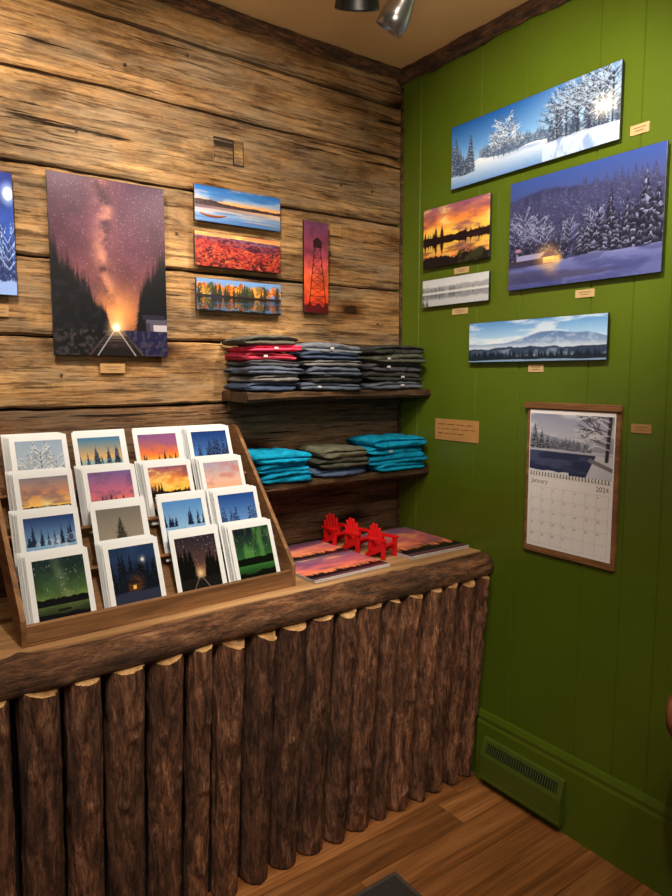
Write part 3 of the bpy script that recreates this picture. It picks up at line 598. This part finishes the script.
tube(bm, pts, rd, 32, .05, 14, True, railshape); obj('log_rail', bm, M_rail, ctr, True)
bounds = [(-25, 14), (17, 65), (65, 106), (107, 149), (151, 188), (190, 216), (219, 248), (251, 279), (281, 309), (310, 337), (338, 358), (360, 385), (386, 402), (404, 425), (427, 441), (443, 459), (461, 475), (477, 491)]
slabs = []
for a, b in bounds:
    xa = hit(a, 715-.267*a, 1, -.50).x; xb = hit(b, 715-.267*b, 1, -.50).x; slabs.append((xa, min(xb, -.004)))
x = slabs[0][0]-.004
while x > -2.3:
    wv = random.uniform(.09, .13); slabs.append((x-wv, x)); x -= wv+.006
for i, (xa, xb) in enumerate(slabs):
    xc, rx = (xa+xb)/2, (xb-xa)/2-.005; bm = bmesh.new(); rings = []; sd = i*13.7
    top = .790+.010*mnoise.noise((i*2.3, 0, 0)); ry0 = .052+.010*random.random(); NA = 30; NZ = 120; cutd = random.uniform(.008, .036)
    kn = [(random.uniform(.4, 2.75), random.uniform(.08, .72), random.uniform(.08, .20), random.uniform(.010, .018)) for _ in range(random.randint(3, 7))]
    for k in range(NZ+1):
        f = k/NZ; cy = -.404-.066*f+.002*mnoise.noise((f*3, sd, 0)); sx = .002*mnoise.noise((f*2.5, sd, 9)); ring = []
        for j in range(NA+1):
            ph = math.pi*j/NA; th = math.pi+ph; dx, dy = math.cos(th), math.sin(th)
            z = .004+(top-.004-cutd*max(0, -dy)*(.6+.5*dx*math.sin(sd)))*f
            e = 1.02+.04*mnoise.noise((dx*2+sd, dy*2, z*3))-.14*abs(mnoise.noise((dx*5+sd, dy*5, z*5)))+.05*mnoise.noise((dx*7+sd, dy*7, z*24))+.035*mnoise.noise((dx*16+sd, dy*16, z*60))
            for kp, kz, ka, kr in kn:
                q = ((z-kz)/kr)**2+((ph-kp)*rx/kr)**2
                if q < 6: e += ka*math.exp(-q)
            ring.append(bm.verts.new(P(xc+sx+dx*rx*min(e, 1.04), min(cy+dy*ry0*e, -.396), z)))
        z = .004+(top-.004)*f
        ring.append(bm.verts.new(P(xc+rx*.9, -.395, z))); ring.append(bm.verts.new(P(xc-rx*.9, -.395, z)))
        rings.append(ring)
    m = len(rings[0])
    for a, b in zip(rings, rings[1:]):
        for j in range(m): bm.faces.new((a[j], a[(j+1) % m], b[(j+1) % m], b[j]))
    capco = [v.co.copy() for v in rings[-1]]
    bm.faces.new(rings[0])
    s = obj('log_slab', bm, M_bark, ctr, True)
    bm = bmesh.new(); up = [bm.verts.new(c+Vector((0, 0, .001))) for c in capco]; cc = sum((c for c in capco), Vector())/len(capco)
    mid = [bm.verts.new(c.lerp(cc, .12)+Vector((0, 0, .003))) for c in capco]
    for j in range(m): bm.faces.new((up[j], up[(j+1) % m], mid[(j+1) % m], mid[j]))
    bm.faces.new(mid); obj('cut_end', bm, M_cut, s)

# ------------------------------------------------------------------ wall shelves and folded shirts
def wall_shelf(z, label, xl):
    t = thing('wall_shelf', label, 'shelf', (xl/2-.003, 0, z-.03)); bm = bmesh.new(); rings = []
    for k in range(81):
        x = (xl/2)*(1-2*k/80)*-1; f = -.180+.012*mnoise.noise((x*4, z*9, 0))+.006*mnoise.noise((x*17, z, 0)); g = .006*mnoise.noise((x*9, z, 5))
        pr = [(-.001, 0), (f+.012, 0.0+g), (f, .010+g), (f+.003, .026), (f+.010, .03), (-.001, .03)]
        rings.append([bm.verts.new((x, a, b)) for a, b in pr])
    for a, b in zip(rings, rings[1:]):
        for k in range(6): bm.faces.new((a[k], a[(k+1) % 6], b[(k+1) % 6], b[k]))
    bm.faces.new(rings[0]); bm.faces.new(rings[-1]); obj('shelf_board', bm, M_shelf, t)
    bm = bmesh.new(); box(bm, (0, -.012, -.0185), (abs(xl)*.96, .022, .036), .003); obj('support_cleat', bm, M_shelf, t)
wall_shelf(1.445, 'upper rough wooden wall shelf holding three piles of grey shirts', -.80)
wall_shelf(1.140, 'lower rough wooden wall shelf holding turquoise shirts', -.80)
def shirt_bm(w, d, h, sd):
    """a soft folded shirt: rolled front fold with a crease, sagging sides, rumpled top"""
    bm = bmesh.new(); rings = []; n = 56
    prof = []; sp = random.uniform(.38, .66)
    for l, (za, zb) in enumerate(((0, h*sp), (h*sp, h))):
        rz = (zb-za)/2; zc = (za+zb)/2; push = random.uniform(0, .004) if l == 0 else random.uniform(0, .014)
        for k in range(9):
            a = -math.pi/2+math.pi*k/8; prof.append((push+.012-math.cos(a)*.014, zc+math.sin(a)*rz*(.92 if l == 0 else .97)))
    prof += [(d*f, h) for f in (.18, .3, .45, .6, .75, .88)]+[(d-.006, h*.95), (d, h*.5), (d-.006, .001), (d*.5, .0005)]
    tilt = random.uniform(-.25, .25)
    for i in range(n+1):
        x = -w/2+w*i/n; q = x/(w/2); e = min(i, n-i)/7; r_ = math.sqrt(max(0, 1-(1-min(e, 1))**2)); es = .36+.64*r_; inset = .018*(1-r_)
        ring = []; thick = 1-.16*abs(q)**3+tilt*q*.5
        for y, z in prof:
            fx = mnoise.noise((x*9+sd, y*6, sd+z*30)); fz = mnoise.noise((x*11+sd*2, y*12, z*20)); f2 = mnoise.noise((x*34+sd, y*24, z*70))
            zz = h*.45+(z-h*.45)*es; zz = zz*thick*(1-.36*max(0, fz)*(z/h)-.12*max(0, f2)*(z/h)); yy = y+inset+(.016*fx+.006*f2)*(1-y/d)
            ex = (.016*mnoise.noise((z*70+sd, y*10, 3.0 if q > 0 else 9.0)))*abs(q)**2
            ring.append(bm.verts.new((x+ex, yy-d, max(.0002, zz))))
        rings.append(ring)
    m = len(prof)
    for a, b in zip(rings, rings[1:]):
        for k in range(m): bm.faces.new((a[k], a[(k+1) % m], b[(k+1) % m], b[k]))
    bm.faces.new(rings[0][::-1]); bm.faces.new(rings[-1]); return bm
def pile(xc, z, w, d, cols, where, h0=.023):
    n = len(cols)
    ords = ['bottom', 'second from bottom', 'third from bottom', 'fourth from bottom', 'fifth from bottom', 'sixth from bottom']
    for i, (rgb, nm) in enumerate(cols):
        h = h0*random.uniform(.9, 1.28); ww = w*random.uniform(.88, 1.0)
        o = obj('folded_shirt', shirt_bm(ww, d*random.uniform(.92, 1.04), h, i*3.7+xc*31+z), fabric(rgb), None, True)
        o.location = (min(xc+random.uniform(-.012, .012), -.006-ww/2-.012), -.014, z+.0003); o.rotation_euler = (R(random.uniform(-.8, .5)), R(random.uniform(-1.4, 1.4)), R(random.uniform(-3.5, 3.5)))
        pos = 'top' if i == n-1 else ords[i]
        tag(o, f'{nm} folded shirt, {pos} of the {where}', 'shirt', 'folded shirts on the shelves')
        if random.random() < .35:
            bm = bmesh.new(); sx = random.uniform(-.3, .3)*ww; box(bm, (sx, -d*.985-.004, h*.45), (.014, .003, .007)); obj('size_sticker', bm, M_edgew, o)
        z += h*.86
ch, sl, gr, bl, bk = ((74, 74, 80), 'charcoal'), ((84, 92, 108), 'slate blue'), ((112, 110, 110), 'grey'), ((64, 76, 100), 'dark blue'), ((56, 56, 54), 'near-black')
tq = ((18, 148, 190), 'turquoise')
pile(-.695, 1.445, .205, .178, [bl, gr, sl, ch, ((176, 58, 80), 'dull red'), ((224, 68, 104), 'pink'), ((88, 86, 78), 'dark grey')], 'left pile on the upper shelf', .0265)
pile(-.455, 1.445, .25, .178, [sl, bk, sl, gr, bl, ((110, 114, 124), 'blue-grey')], 'middle pile on the upper shelf', .0285)
pile(-.165, 1.445, .28, .178, [((92, 98, 110), 'blue-grey'), bk, ch, ((82, 84, 74), 'olive grey'), bk], 'right pile on the upper shelf', .034)
pile(-.66, 1.140, .215, .182, [((14, 128, 168), 'deep turquoise'), tq, tq], 'left pile on the lower shelf', .036)
pile(-.415, 1.140, .22, .182, [((70, 86, 114), 'slate blue'), ((74, 76, 68), 'dark grey'), ((98, 98, 82), 'olive grey')], 'middle pile on the lower shelf', .034)
pile(-.150, 1.140, .275, .182, [tq, ((14, 132, 172), 'deep turquoise'), ((24, 158, 198), 'bright turquoise'), tq], 'right pile on the lower shelf', .032)

# ------------------------------------------------------------------ prints on the walls
def rect(pts, wall, off=.0005):
    ax = 1 if wall == 'back' else 0
    q = [hit(u, v, ax, -.02) for u, v in pts]      # TL TR BR BL
    al = (lambda p: p.x) if wall == 'back' else (lambda p: -p.y)
    a0 = (al(q[0])+al(q[3]))/2; a1 = (al(q[1])+al(q[2]))/2; z1 = (q[0].z+q[1].z)/2; z0 = (q[2].z+q[3].z)/2
    ac = (a0+a1)/2
    loc = (ac, -off, z0) if wall == 'back' else (-off, -ac, z0)
    rot = (R(90), 0, 0) if wall == 'back' else (R(90), 0, R(-90))
    return loc, rot, a1-a0, z1-z0
def wall_print(pts, wall, im, label, gap=.014, th=.008, gain=1.0):
    loc, rot, w, h = rect(pts, wall); t = thing('photo_print', label, 'photo print', loc, rot, 'unframed photo prints on the walls')
    bm = bmesh.new(); box(bm, (0, h/2, gap+th/2), (w, h, th), .001); obj('panel', bm, M_edge, t)
    bm = bmesh.new(); box(bm, (0, h*.5, gap/2), (w*.6, h*.5, gap)); obj('wall_mount', bm, M_edge, t)
    picture('picture', im, -w/2+.001, w/2-.001, .001, h-.001, gap+th+.0004, t, None, gain)
    return t
wall_print([(-62, 160), (14, 175), (15, 293), (-55, 294)], 'back', im_moon(), 'blue moonlit night print at the left edge of the plank wall')
wall_print([(45, 170), (167, 190), (164, 357), (55, 355)], 'back', im_milky(), 'large tall print of the Milky Way over railway tracks')
wall_print([(194, 183), (280, 199), (280, 231), (194, 221)], 'back', im_dawn(), 'print of a canoe on a calm lake at dawn')
wall_print([(194, 231), (280, 241), (280, 273), (195, 266)], 'back', im_redhill(), 'print of red autumn forest hills')
wall_print([(196, 277), (281, 285), (280, 316), (196, 310)], 'back', im_autumn(), 'print of autumn trees mirrored in a lake', gain=1.05)
wall_print([(303, 220), (329, 224), (327, 314), (304, 312)], 'back', im_tower(), 'narrow tall red print of a fire tower')
wall_print([(452, 128), (622, 60), (621, 138), (452, 191)], 'right', im_winter(), 'wide print of sunlit snowy field under blue sky, highest on green wall')
wall_print([(511, 184), (667, 141), (663, 272), (509, 291)], 'right', im_twilight(), 'largest print on the green wall, snowy forest village at twilight')
wall_print([(424, 211), (491, 193), (490, 258), (424, 269)], 'right', sunset(), 'small print of an orange sunset over a lake')
wall_print([(423, 282), (490, 270), (489, 300), (423, 308)], 'right', im_mist(), 'small pale print of a misty grey lake')
wall_print([(469, 325), (608, 311), (608, 358), (470, 364)], 'right', im_mountain(), 'long low print of a blue mountain range, directly above the calendar')
def price_tag(pts, wall, label, mat):
    loc, rot, w, h = rect(pts, wall, -.0002 if wall == 'right' else -.001); t = thing('price_tag', label, 'tag', loc, rot, 'title tags beside the prints')
    bm = bmesh.new(); box(bm, (0, h/2, .002), (w, h, .004)); obj('card', bm, mat, t)
    bm = bmesh.new()
    for k, f in ((.66, .66), (.36, .44)): box(bm, (0, h*k, .0042), (w*f, h*.08, .0006))
    obj('writing', bm, M_tagink, t)
price_tag([(102, 363), (127, 364), (127, 373), (102, 373)], 'back', 'tan tag under the Milky Way print', M_tag)
price_tag([(-4, 304), (10, 305), (10, 316), (-4, 316)], 'back', 'tan tag under the blue moonlit print', M_tag)
price_tag([(333, 223), (344, 225), (344, 236), (333, 234)], 'back', 'small tan tag right of the fire tower print', M_tag)
price_tag([(627, 125), (646, 120), (646, 130), (627, 135)], 'right', 'pale tag right of the sunlit snowy field print', M_tagp)
price_tag([(572, 290), (591, 288), (591, 296), (572, 298)], 'right', 'pale tag under the twilight forest print', M_tagp)
price_tag([(451, 268), (465, 266), (465, 272), (451, 274)], 'right', 'tan tag between the sunset print and the misty lake print', M_tagp)
price_tag([(449, 309), (464, 307), (464, 313), (449, 315)], 'right', 'tan tag under the misty lake print', M_tagp)
price_tag([(525, 365), (540, 364), (540, 371), (525, 373)], 'right', 'tan tag under the long mountain print', M_tagp)
price_tag([(628, 424), (648, 425), (648, 434), (628, 433)], 'right', 'tan tag right of the calendar', M_tag)
loc, rot, w, h = rect([(432, 418), (475, 422), (475, 445), (432, 438)], 'right', -.0004)
t = thing('paper_note', 'brown kraft paper note with handwriting on the green wall left of the calendar', 'note', loc, rot)
bm = bmesh.new(); box(bm, (0, h/2, .002), (w, h, .004), .0005); obj('paper', bm, M_kraft, t)
bm = bmesh.new()
for y0, L in ((.76, .8), (.55, .84), (.33, .62)):
    seg = []
    for k in range(81):
        f = k/80; word = math.sin(f*23+y0*40) > -.85
        pt = (-w*.42+w*L*f, h*(y0+.065*math.sin(k*1.9)*(.25+1.0*abs(mnoise.noise((k*.37, y0*9, 0))))), .0043)
        if word: seg.append(pt)
        elif len(seg) > 2: tube(bm, seg, .0009, 4); seg = []
        else: seg = []
    if len(seg) > 2: tube(bm, seg, .0009, 4)
obj('handwriting', bm, M_brownink, t)
loc, rot, w, h = rect([(525, 404), (620, 404), (612, 573), (523.5, 549)], 'right')
t = thing('wall_calendar', 'January wall calendar with snowy lake photo on a wooden board', 'calendar', loc, rot)
bm = bmesh.new(); box(bm, (0, h/2, .006), (w, h, .012), .0015); obj('backing_board', bm, M_board, t)
bm = bmesh.new(); box(bm, (0, h-.008, .017), (w*1.04, .020, .01), .002); obj('hanger_slat', bm, M_board, t)
pw = w*.92; px0, px1 = -pw/2, pw/2; pt, pmid, pb = h*.955, h*.535, h*.045
bm = bmesh.new(); box(bm, (0, (pt+pb)/2, .0132), (pw, pt-pb, .002)); obj('page', bm, M_paper, t)
picture('picture', im_calendar(), px0+.003, px1-.003, pmid+.006, pt-.012, .0146, t)
bm = bmesh.new()
for k in range(26):
    x = px0+.012+(pw-.024)*k/25
    tube(bm, [(x+.0005*math.sin(a), pmid+.006*math.cos(a), .0142+.0035*math.sin(a)+.001) for a in [math.pi*2*q/8 for q in range(9)]], .0012, 5)
obj('spiral_binding', bm, M_wire, t)
gx0, gx1, gy1, gy0 = px0+.012, px1-.012, pmid-.042, pb+.012
bm = bmesh.new()
for k in range(8): box(bm, (gx0+(gx1-gx0)*k/7, (gy0+gy1)/2, .0144), (.0008, gy1-gy0, .0004))
for k in range(6): box(bm, (0, gy0+(gy1-gy0)*k/5, .0144), (gx1-gx0, .0008, .0004))
obj('date_grid', bm, M_inkl, t)
bm = bmesh.new(); cw, chh = (gx1-gx0)/7, (gy1-gy0)/5
for d in range(1, 32):
    r_, c_ = divmod(d, 7); text_into(bm, str(d), gx0+cw*c_+.003, gy1-chh*r_-.011, .010, .0147)
obj('date_numbers', bm, M_ink, t)
bm = bmesh.new(); text_into(bm, 'January', gx0, pmid-.031, .022, .0147); text_into(bm, '2024', gx1, pmid-.031, .022, .0147, 'RIGHT'); obj('month_title', bm, M_ink, t)

# ------------------------------------------------------------------ card rack and cards
RW = .77; RPHI = R(1.6); RL = Vector((-1.158, -.421, CT+.0006)); TH = R(47.5); ct_, st_ = math.cos(TH), math.sin(TH); DY = .045
rk = thing('card_rack', 'slanted wooden rack filled with photo greeting cards on the counter', 'rack', RL, (0, 0, RPHI))
for sx in (-1, 1):
    bm = bmesh.new(); x = sx*(RW/2-.006); prism(bm, [(0, 0), (.045, 0), (.392, .372), (.392, .44), (.362, .468), (.335, .462), (0, .064)], x-.006, x+.006); obj('side_board', bm, M_racky, rk)
SM = Matrix(((1, 0, 0, 0), (0, ct_, -st_, DY), (0, st_, ct_, 0), (0, 0, 0, 1)))
bm = bmesh.new(); box(bm, (0, .252, .004), (RW-.024, .500, .008), 0, SM); obj('back_board', bm, M_rack, rk)
bm = bmesh.new(); box(bm, (0, .0055, .024), (RW-.0242, .011, .048), .001); obj('front_lip', bm, M_rack, rk)
BR = [.022+.123*k for k in range(4)]
for b in BR:
    bm = bmesh.new(); box(bm, (0, b-.010, .031), (RW-.0246, .009, .046), .001, SM); obj('ledge', bm, M_rack, rk)
for sx in (-1, 1):
    bm = bmesh.new(); tube(bm, [(sx*.25, .372, .345), (sx*.25, .384, .006)], .008, 8); obj('prop_leg', bm, M_rack, rk)
names = [['frosted white tree card', 'blue pine forest card', 'orange road sunset card', 'dark blue snowy pines card'],
         ['golden lake sunset card', 'pink and purple dusk card', 'fiery orange sunset card', 'peach sky shoreline card'],
         ['dark blue ice bubbles card', 'lone spruce in grey mist card', 'pale blue ice bubbles card', 'blue winter hillside card'],
         ['green starry lake card', 'dark blue moonlit cabin card', 'night railway tracks card', 'green aurora card']]
rown = ['top row', 'second row', 'third row', 'front row']
imgs = card_images(); MR = Matrix.Translation(RL) @ Matrix.Rotation(RPHI, 4, 'Z'); CW, CH = .150, .184; LEAN = R(70)
def make_card(label, loc, rz, im, group):
    t = thing('greeting_card', label, 'card', loc, (LEAN, 0, RPHI+rz), group)
    bm = bmesh.new(); box(bm, (0, CH/2, .0007), (CW, CH, .0014)); obj('mat_board', bm, M_white, t)
    if im is not None: picture('photo', im, -CW*.41, CW*.41, CH*.105, CH*.915, .0018, t, M_cardpic, .92)
    return t
for r in range(4):
    b = BR[3-r]; kx = (.93, .95, .975, 1.0)[r]
    for c in range(4):
        a = (-RW/2+.012+(RW-.024)*(c+.5)/4)*kx+random.uniform(-.005, .005)+(3-r)*.003; nd = .050
        y = DY+b*ct_-nd*st_; z = b*st_+nd*ct_-.028
        rz = R(random.uniform(-1, 1))
        nrm = Vector((0, -math.sin(LEAN), math.cos(LEAN)))
        base = Vector((a, y, z))
        make_card(f'{names[r][c]}, {rown[r]} of the rack', MR @ base, rz, imgs[r*4+c], 'front cards of the rack')
        sgn = random.choice((-1, -1, 1))
        for q in range(1, 5):
            off = base-nrm*(.0068*q)+Vector((random.uniform(-.002, .002)+sgn*.0030*q, 0, 0)); off.z = z+.0010*q
            make_card(f'white-edged card stacked behind the {names[r][c]}', MR @ off, rz+R(random.uniform(-.6, .6)), None, f'cards behind the {names[r][c]}')

# ------------------------------------------------------------------ sunset prints lying on the counter
def sheet_pile(cx, cy, w, d, rz, n, where, seed):
    im = im_placemat(seed)
    for k in range(n):
        t = thing('print_sheet', (f'sunset print sheet on top of the {where}' if k == n-1 else f'sheet under the top sunset print, {where}'), 'print',
                  (cx+random.uniform(-.002, .002), cy+random.uniform(-.003, .003), CT+.0006+.0020*k), (0, 0, rz+R(random.uniform(-.6, .6))), f'sunset sheets of the {where}')
        bm = bmesh.new(); box(bm, (0, 0, .0009), (w, d, .0018)); obj('sheet', bm, M_edgew, t)
        if k == n-1: picture('picture', im, -w/2+.001, w/2-.001, -d/2+.001, d/2-.001, .0022, t)
sheet_pile(-.560, -.118, .30, .20, R(1), 4, 'pile nearest the plank wall', 41)
sheet_pile(-.565, -.325, .31, .20, R(2), 5, 'pile nearest the log rail', 42)
sheet_pile(-.152, -.225, .285, .36, R(-.3), 5, 'pile beside the green wall', 43)

# ------------------------------------------------------------------ red miniature chairs
def mini_chair():
    t = thing('miniature_chair', 'x', 'miniature chair', (0, 0, 0), (0, 0, 0), 'red miniature chairs on the counter')
    for k in range(5):        # rounded fan back, chair faces -Y
        x = -.0236+.0118*k; top = (.060, .077, .083, .077, .060)[k]; bm = bmesh.new()
        Mx = Matrix.Translation((x, .016, .034)) @ Matrix.Rotation(R(-15), 4, 'X') @ Matrix.Rotation(R(2.5*(k-2)), 4, 'Y')
        box(bm, (0, 0, top/2), (.0112, .009, top), .004, Mx, 3); obj('back_slat', bm, M_red, t)
    for k in range(4):
        bm = bmesh.new(); box(bm, (0, -.030+.0135*k, .046-.0045*k), (.060, .0125, .008), .002); obj('seat_slat', bm, M_red, t)
    for sx in (-1, 1):
        bm = bmesh.new(); box(bm, (sx*.037, -.006, .068), (.019, .076, .009), .0035); obj('armrest', bm, M_red, t)
        bm = bmesh.new(); box(bm, (sx*.034, -.032, .0325), (.011, .015, .065), .0015); obj('leg', bm, M_red, t)
        bm = bmesh.new(); prism(bm, [(-.036, .050), (-.036, .034), (.034, 0), (.048, 0), (.048, .010), (.018, .036)], sx*.029-.004, sx*.029+.004); obj('leg', bm, M_red, t)
        bm = bmesh.new(); box(bm, (sx*.034, .022, .046), (.009, .012, .040), .001); obj('arm_support', bm, M_red, t)
    bm = bmesh.new(); box(bm, (0, .032, .068), (.074, .007, .010), .001); obj('back_rail', bm, M_red, t)
    return t
mc = mini_chair(); mc.location = (-.378, -.075, CT+.0006); mc.rotation_euler = (0, 0, R(4)); mc['label'] = 'red miniature slatted armchair nearest the plank wall'
dup(mc, (-.364, -.188, CT+.0006), (0, 0, R(10)), 'red miniature slatted armchair in the middle of the three')
dup(mc, (-.350, -.308, CT+.0006), (0, 0, R(14)), 'red miniature slatted armchair nearest the log rail')

# ------------------------------------------------------------------ wall heater, floor mat, stool
t = thing('baseboard_heater', 'low green metal vent with dark slots against the green wall', 'vent', (-.019, -.685, .034), (0, 0, 0))
SW = Matrix(((0, 1, 0, 0), (-1, 0, 0, 0), (0, 0, 1, 0), (0, 0, 0, 1)))
bm = bmesh.new(); prism(bm, [(0, .001), (-.030, .001), (-.030, .090), (-.010, .150), (0, .154)], -.17, .17, SW); obj('housing', bm, M_greenv, t)
an = math.atan2(.020, .060); SL = Matrix.Translation((-.0208, 0, .119)) @ Matrix.Rotation(an, 4, 'Y')
bm = bmesh.new(); box(bm, (-.0002, 0, .004), (.0016, .30, .034), 0, SL); obj('slot_opening', bm, M_dark, t)
bm = bmesh.new()
for k in range(30): box(bm, (-.0012, -.145+.01*k, .004), (.0022, .0030, .034), 0, SL)
obj('louver', bm, M_greenv, t)
bm = bmesh.new(); box(bm, (-.032, -.0, .010), (.004, .34, .012), .001); obj('bottom_flange', bm, M_greenv, t)
p = hit(395, 873, 2, 0); fw, fd = .55, .38
t = thing('floor_mat', 'dark grey floor mat corner on the wooden floor before the counter', 'mat', (p.x-fw/2, p.y-fd/2, .0))
bm = bmesh.new(); box(bm, (0, 0, .0035), (fw, fd, .007), .002); obj('rim', bm, M_matr, t)
bm = bmesh.new(); box(bm, (0, 0, .006), (fw-.03, fd-.03, .009), .002); obj('pile', bm, M_mat, t)
t = thing('log_stool', 'brown wooden stool edge at the right side of the photo', 'stool', (-.25, -1.504, 0))
bm = bmesh.new(); lathe(bm, [(.05, .682), (.18, .684), (.198, .695), (.2, .72), (.197, .745), (.186, .752), (.05, .753)], 40); obj('seat', bm, M_stool, t, True)
for k in range(3):
    a = R(10+120*k); bm = bmesh.new(); tube(bm, [(.14*math.cos(a), .14*math.sin(a), .001), (.11*math.cos(a), .11*math.sin(a), .69)], [.02, .024], 12); obj('leg', bm, M_stool, t, True)

# ------------------------------------------------------------------ ceiling spotlights with lamps
def aim(d): return Vector(d).normalized().to_track_quat('Z', 'Y')
def spot_fixture(mouth, d, mat, label, L=.13, r=.042, watts=40, col=(1, .88, .72), ang=80, blend=.8, bell=False):
    d = Vector(d).normalized(); mouth = Vector(mouth); tail = mouth-d*L*.8
    t = thing('spotlight', label, 'spotlight', (tail.x, tail.y, CEIL-.001), (0, 0, 0), 'ceiling spotlights')
    org = Vector((tail.x, tail.y, CEIL-.001)); Mh = Matrix.Translation(mouth-org) @ aim(d).to_matrix().to_4x4()
    bm = bmesh.new()
    if bell: lathe(bm, [(.012, -L), (.024, -L*.97), (.03, -L*.7), (r*.8, -L*.35), (r, -.004), (r, 0), (r*.9, 0), (r*.8, -.03)], 32, Mh)
    else: lathe(bm, [(.010, -L), (r*.45, -L*.98), (r*.62, -L*.8), (r*.66, -L*.5), (r*.9, -L*.32), (r, -L*.22), (r, 0), (r*.92, 0), (r*.86, -.03)], 32, Mh)
    obj('lamp_head', bm, mat, t, True)
    bm = bmesh.new(); lathe(bm, [(r*.4, -.0295), (r*.7, -.029), (r*.7, -.026), (r*.4, -.024)], 24, Mh); obj('bulb_face', bm, M_lamp, t)
    bm = bmesh.new(); e = tail-org; tube(bm, [(0, 0, -.02), (0, 0, e.z*.6), tuple(e)], .007, 10); obj('stem', bm, mat, t, True)
    bm = bmesh.new(); lathe(bm, [(.05, 0), (.05, -.014), (.035, -.024), (.008, -.028)], 28); obj('ceiling_canopy', bm, mat, t)
    ld = bpy.data.lights.new('spot_lamp', 'SPOT'); ld.energy = watts; ld.color = col; ld.spot_size = R(ang); ld.spot_blend = blend; ld.shadow_soft_size = .025
    lo = bpy.data.objects.new('spot_lamp', ld); COL.objects.link(lo); lo.location = mouth+d*.012; lo.rotation_euler = (-d).to_track_quat('Z', 'Y').to_euler()
def along(u, v, F):
    d = ray(u, v); return CAM+d*(F/d.dot(FW))
spot_fixture(along(388, 30, 1.75), (-.24, .54, -.80), M_silver, 'silver bullet spotlight hanging from the ceiling', L=.16, r=.036, watts=46, ang=78)
spot_fixture(along(357, 9, 1.55), (.30, .45, -.84), M_black, 'black bell spotlight left of the silver one', L=.13, r=.049, watts=22, ang=80, bell=True)
def toward(a, b): return Vector(b)-Vector(a)
for pos, tgt, wts, ang, lab in (
    ((-1.66, -.80, 2.42), (-1.48, 0, 2.06), 66, 80, 'black spotlight aimed at the left part of the plank wall'),
    ((-1.18, -.82, 2.42), (-.85, 0, 2.06), 54, 78, 'black spotlight aimed at the middle of the plank wall'),
    ((-1.0, -1.25, 2.42), (0, -.72, 2.03), 86, 70, 'black spotlight aimed at the green wall prints'),
    ((-1.45, -1.45, 2.42), (-1.2, -.42, 1.02), 42, 64, 'black spotlight aimed at the card rack'),
    ((-1.0, -2.0, 2.42), (0, -1.0, 1.5), 32, 76, 'black spotlight aimed at the calendar'),
    ((-1.45, -1.85, 2.42), (-.75, -.66, .1), 50, 62, 'added black spotlight brightening the floor before the counter')):  # off-frame spot added to brighten the floor and counter front
    spot_fixture(pos, toward(pos, tgt), M_black, lab, watts=wts, ang=ang)
al = bpy.data.lights.new('added_room_fill', 'AREA'); al.energy = 13; al.size = 1.2; al.color = (1, .92, .8)  # soft area light with no fixture, added as ambient fill for the room
ao = bpy.data.objects.new('added_room_fill', al); COL.objects.link(ao); ao.location = (-2.0, -2.4, 2.64)
ul = bpy.data.lights.new('added_ceiling_uplight', 'AREA'); ul.energy = 20; ul.size = .5; ul.color = (1, .86, .66)  # upward-facing area light added only to brighten the ceiling, no fixture
uo = bpy.data.objects.new('added_ceiling_uplight', ul); COL.objects.link(uo); uo.location = (-1.5, -1.9, 1.75); uo.rotation_euler = (R(162), 0, R(-36))
W = bpy.data.worlds.new('world'); SC.world = W; W.use_nodes = True
W.node_tree.nodes['Background'].inputs[0].default_value = (1, .92, .8, 1); W.node_tree.nodes['Background'].inputs[1].default_value = .10
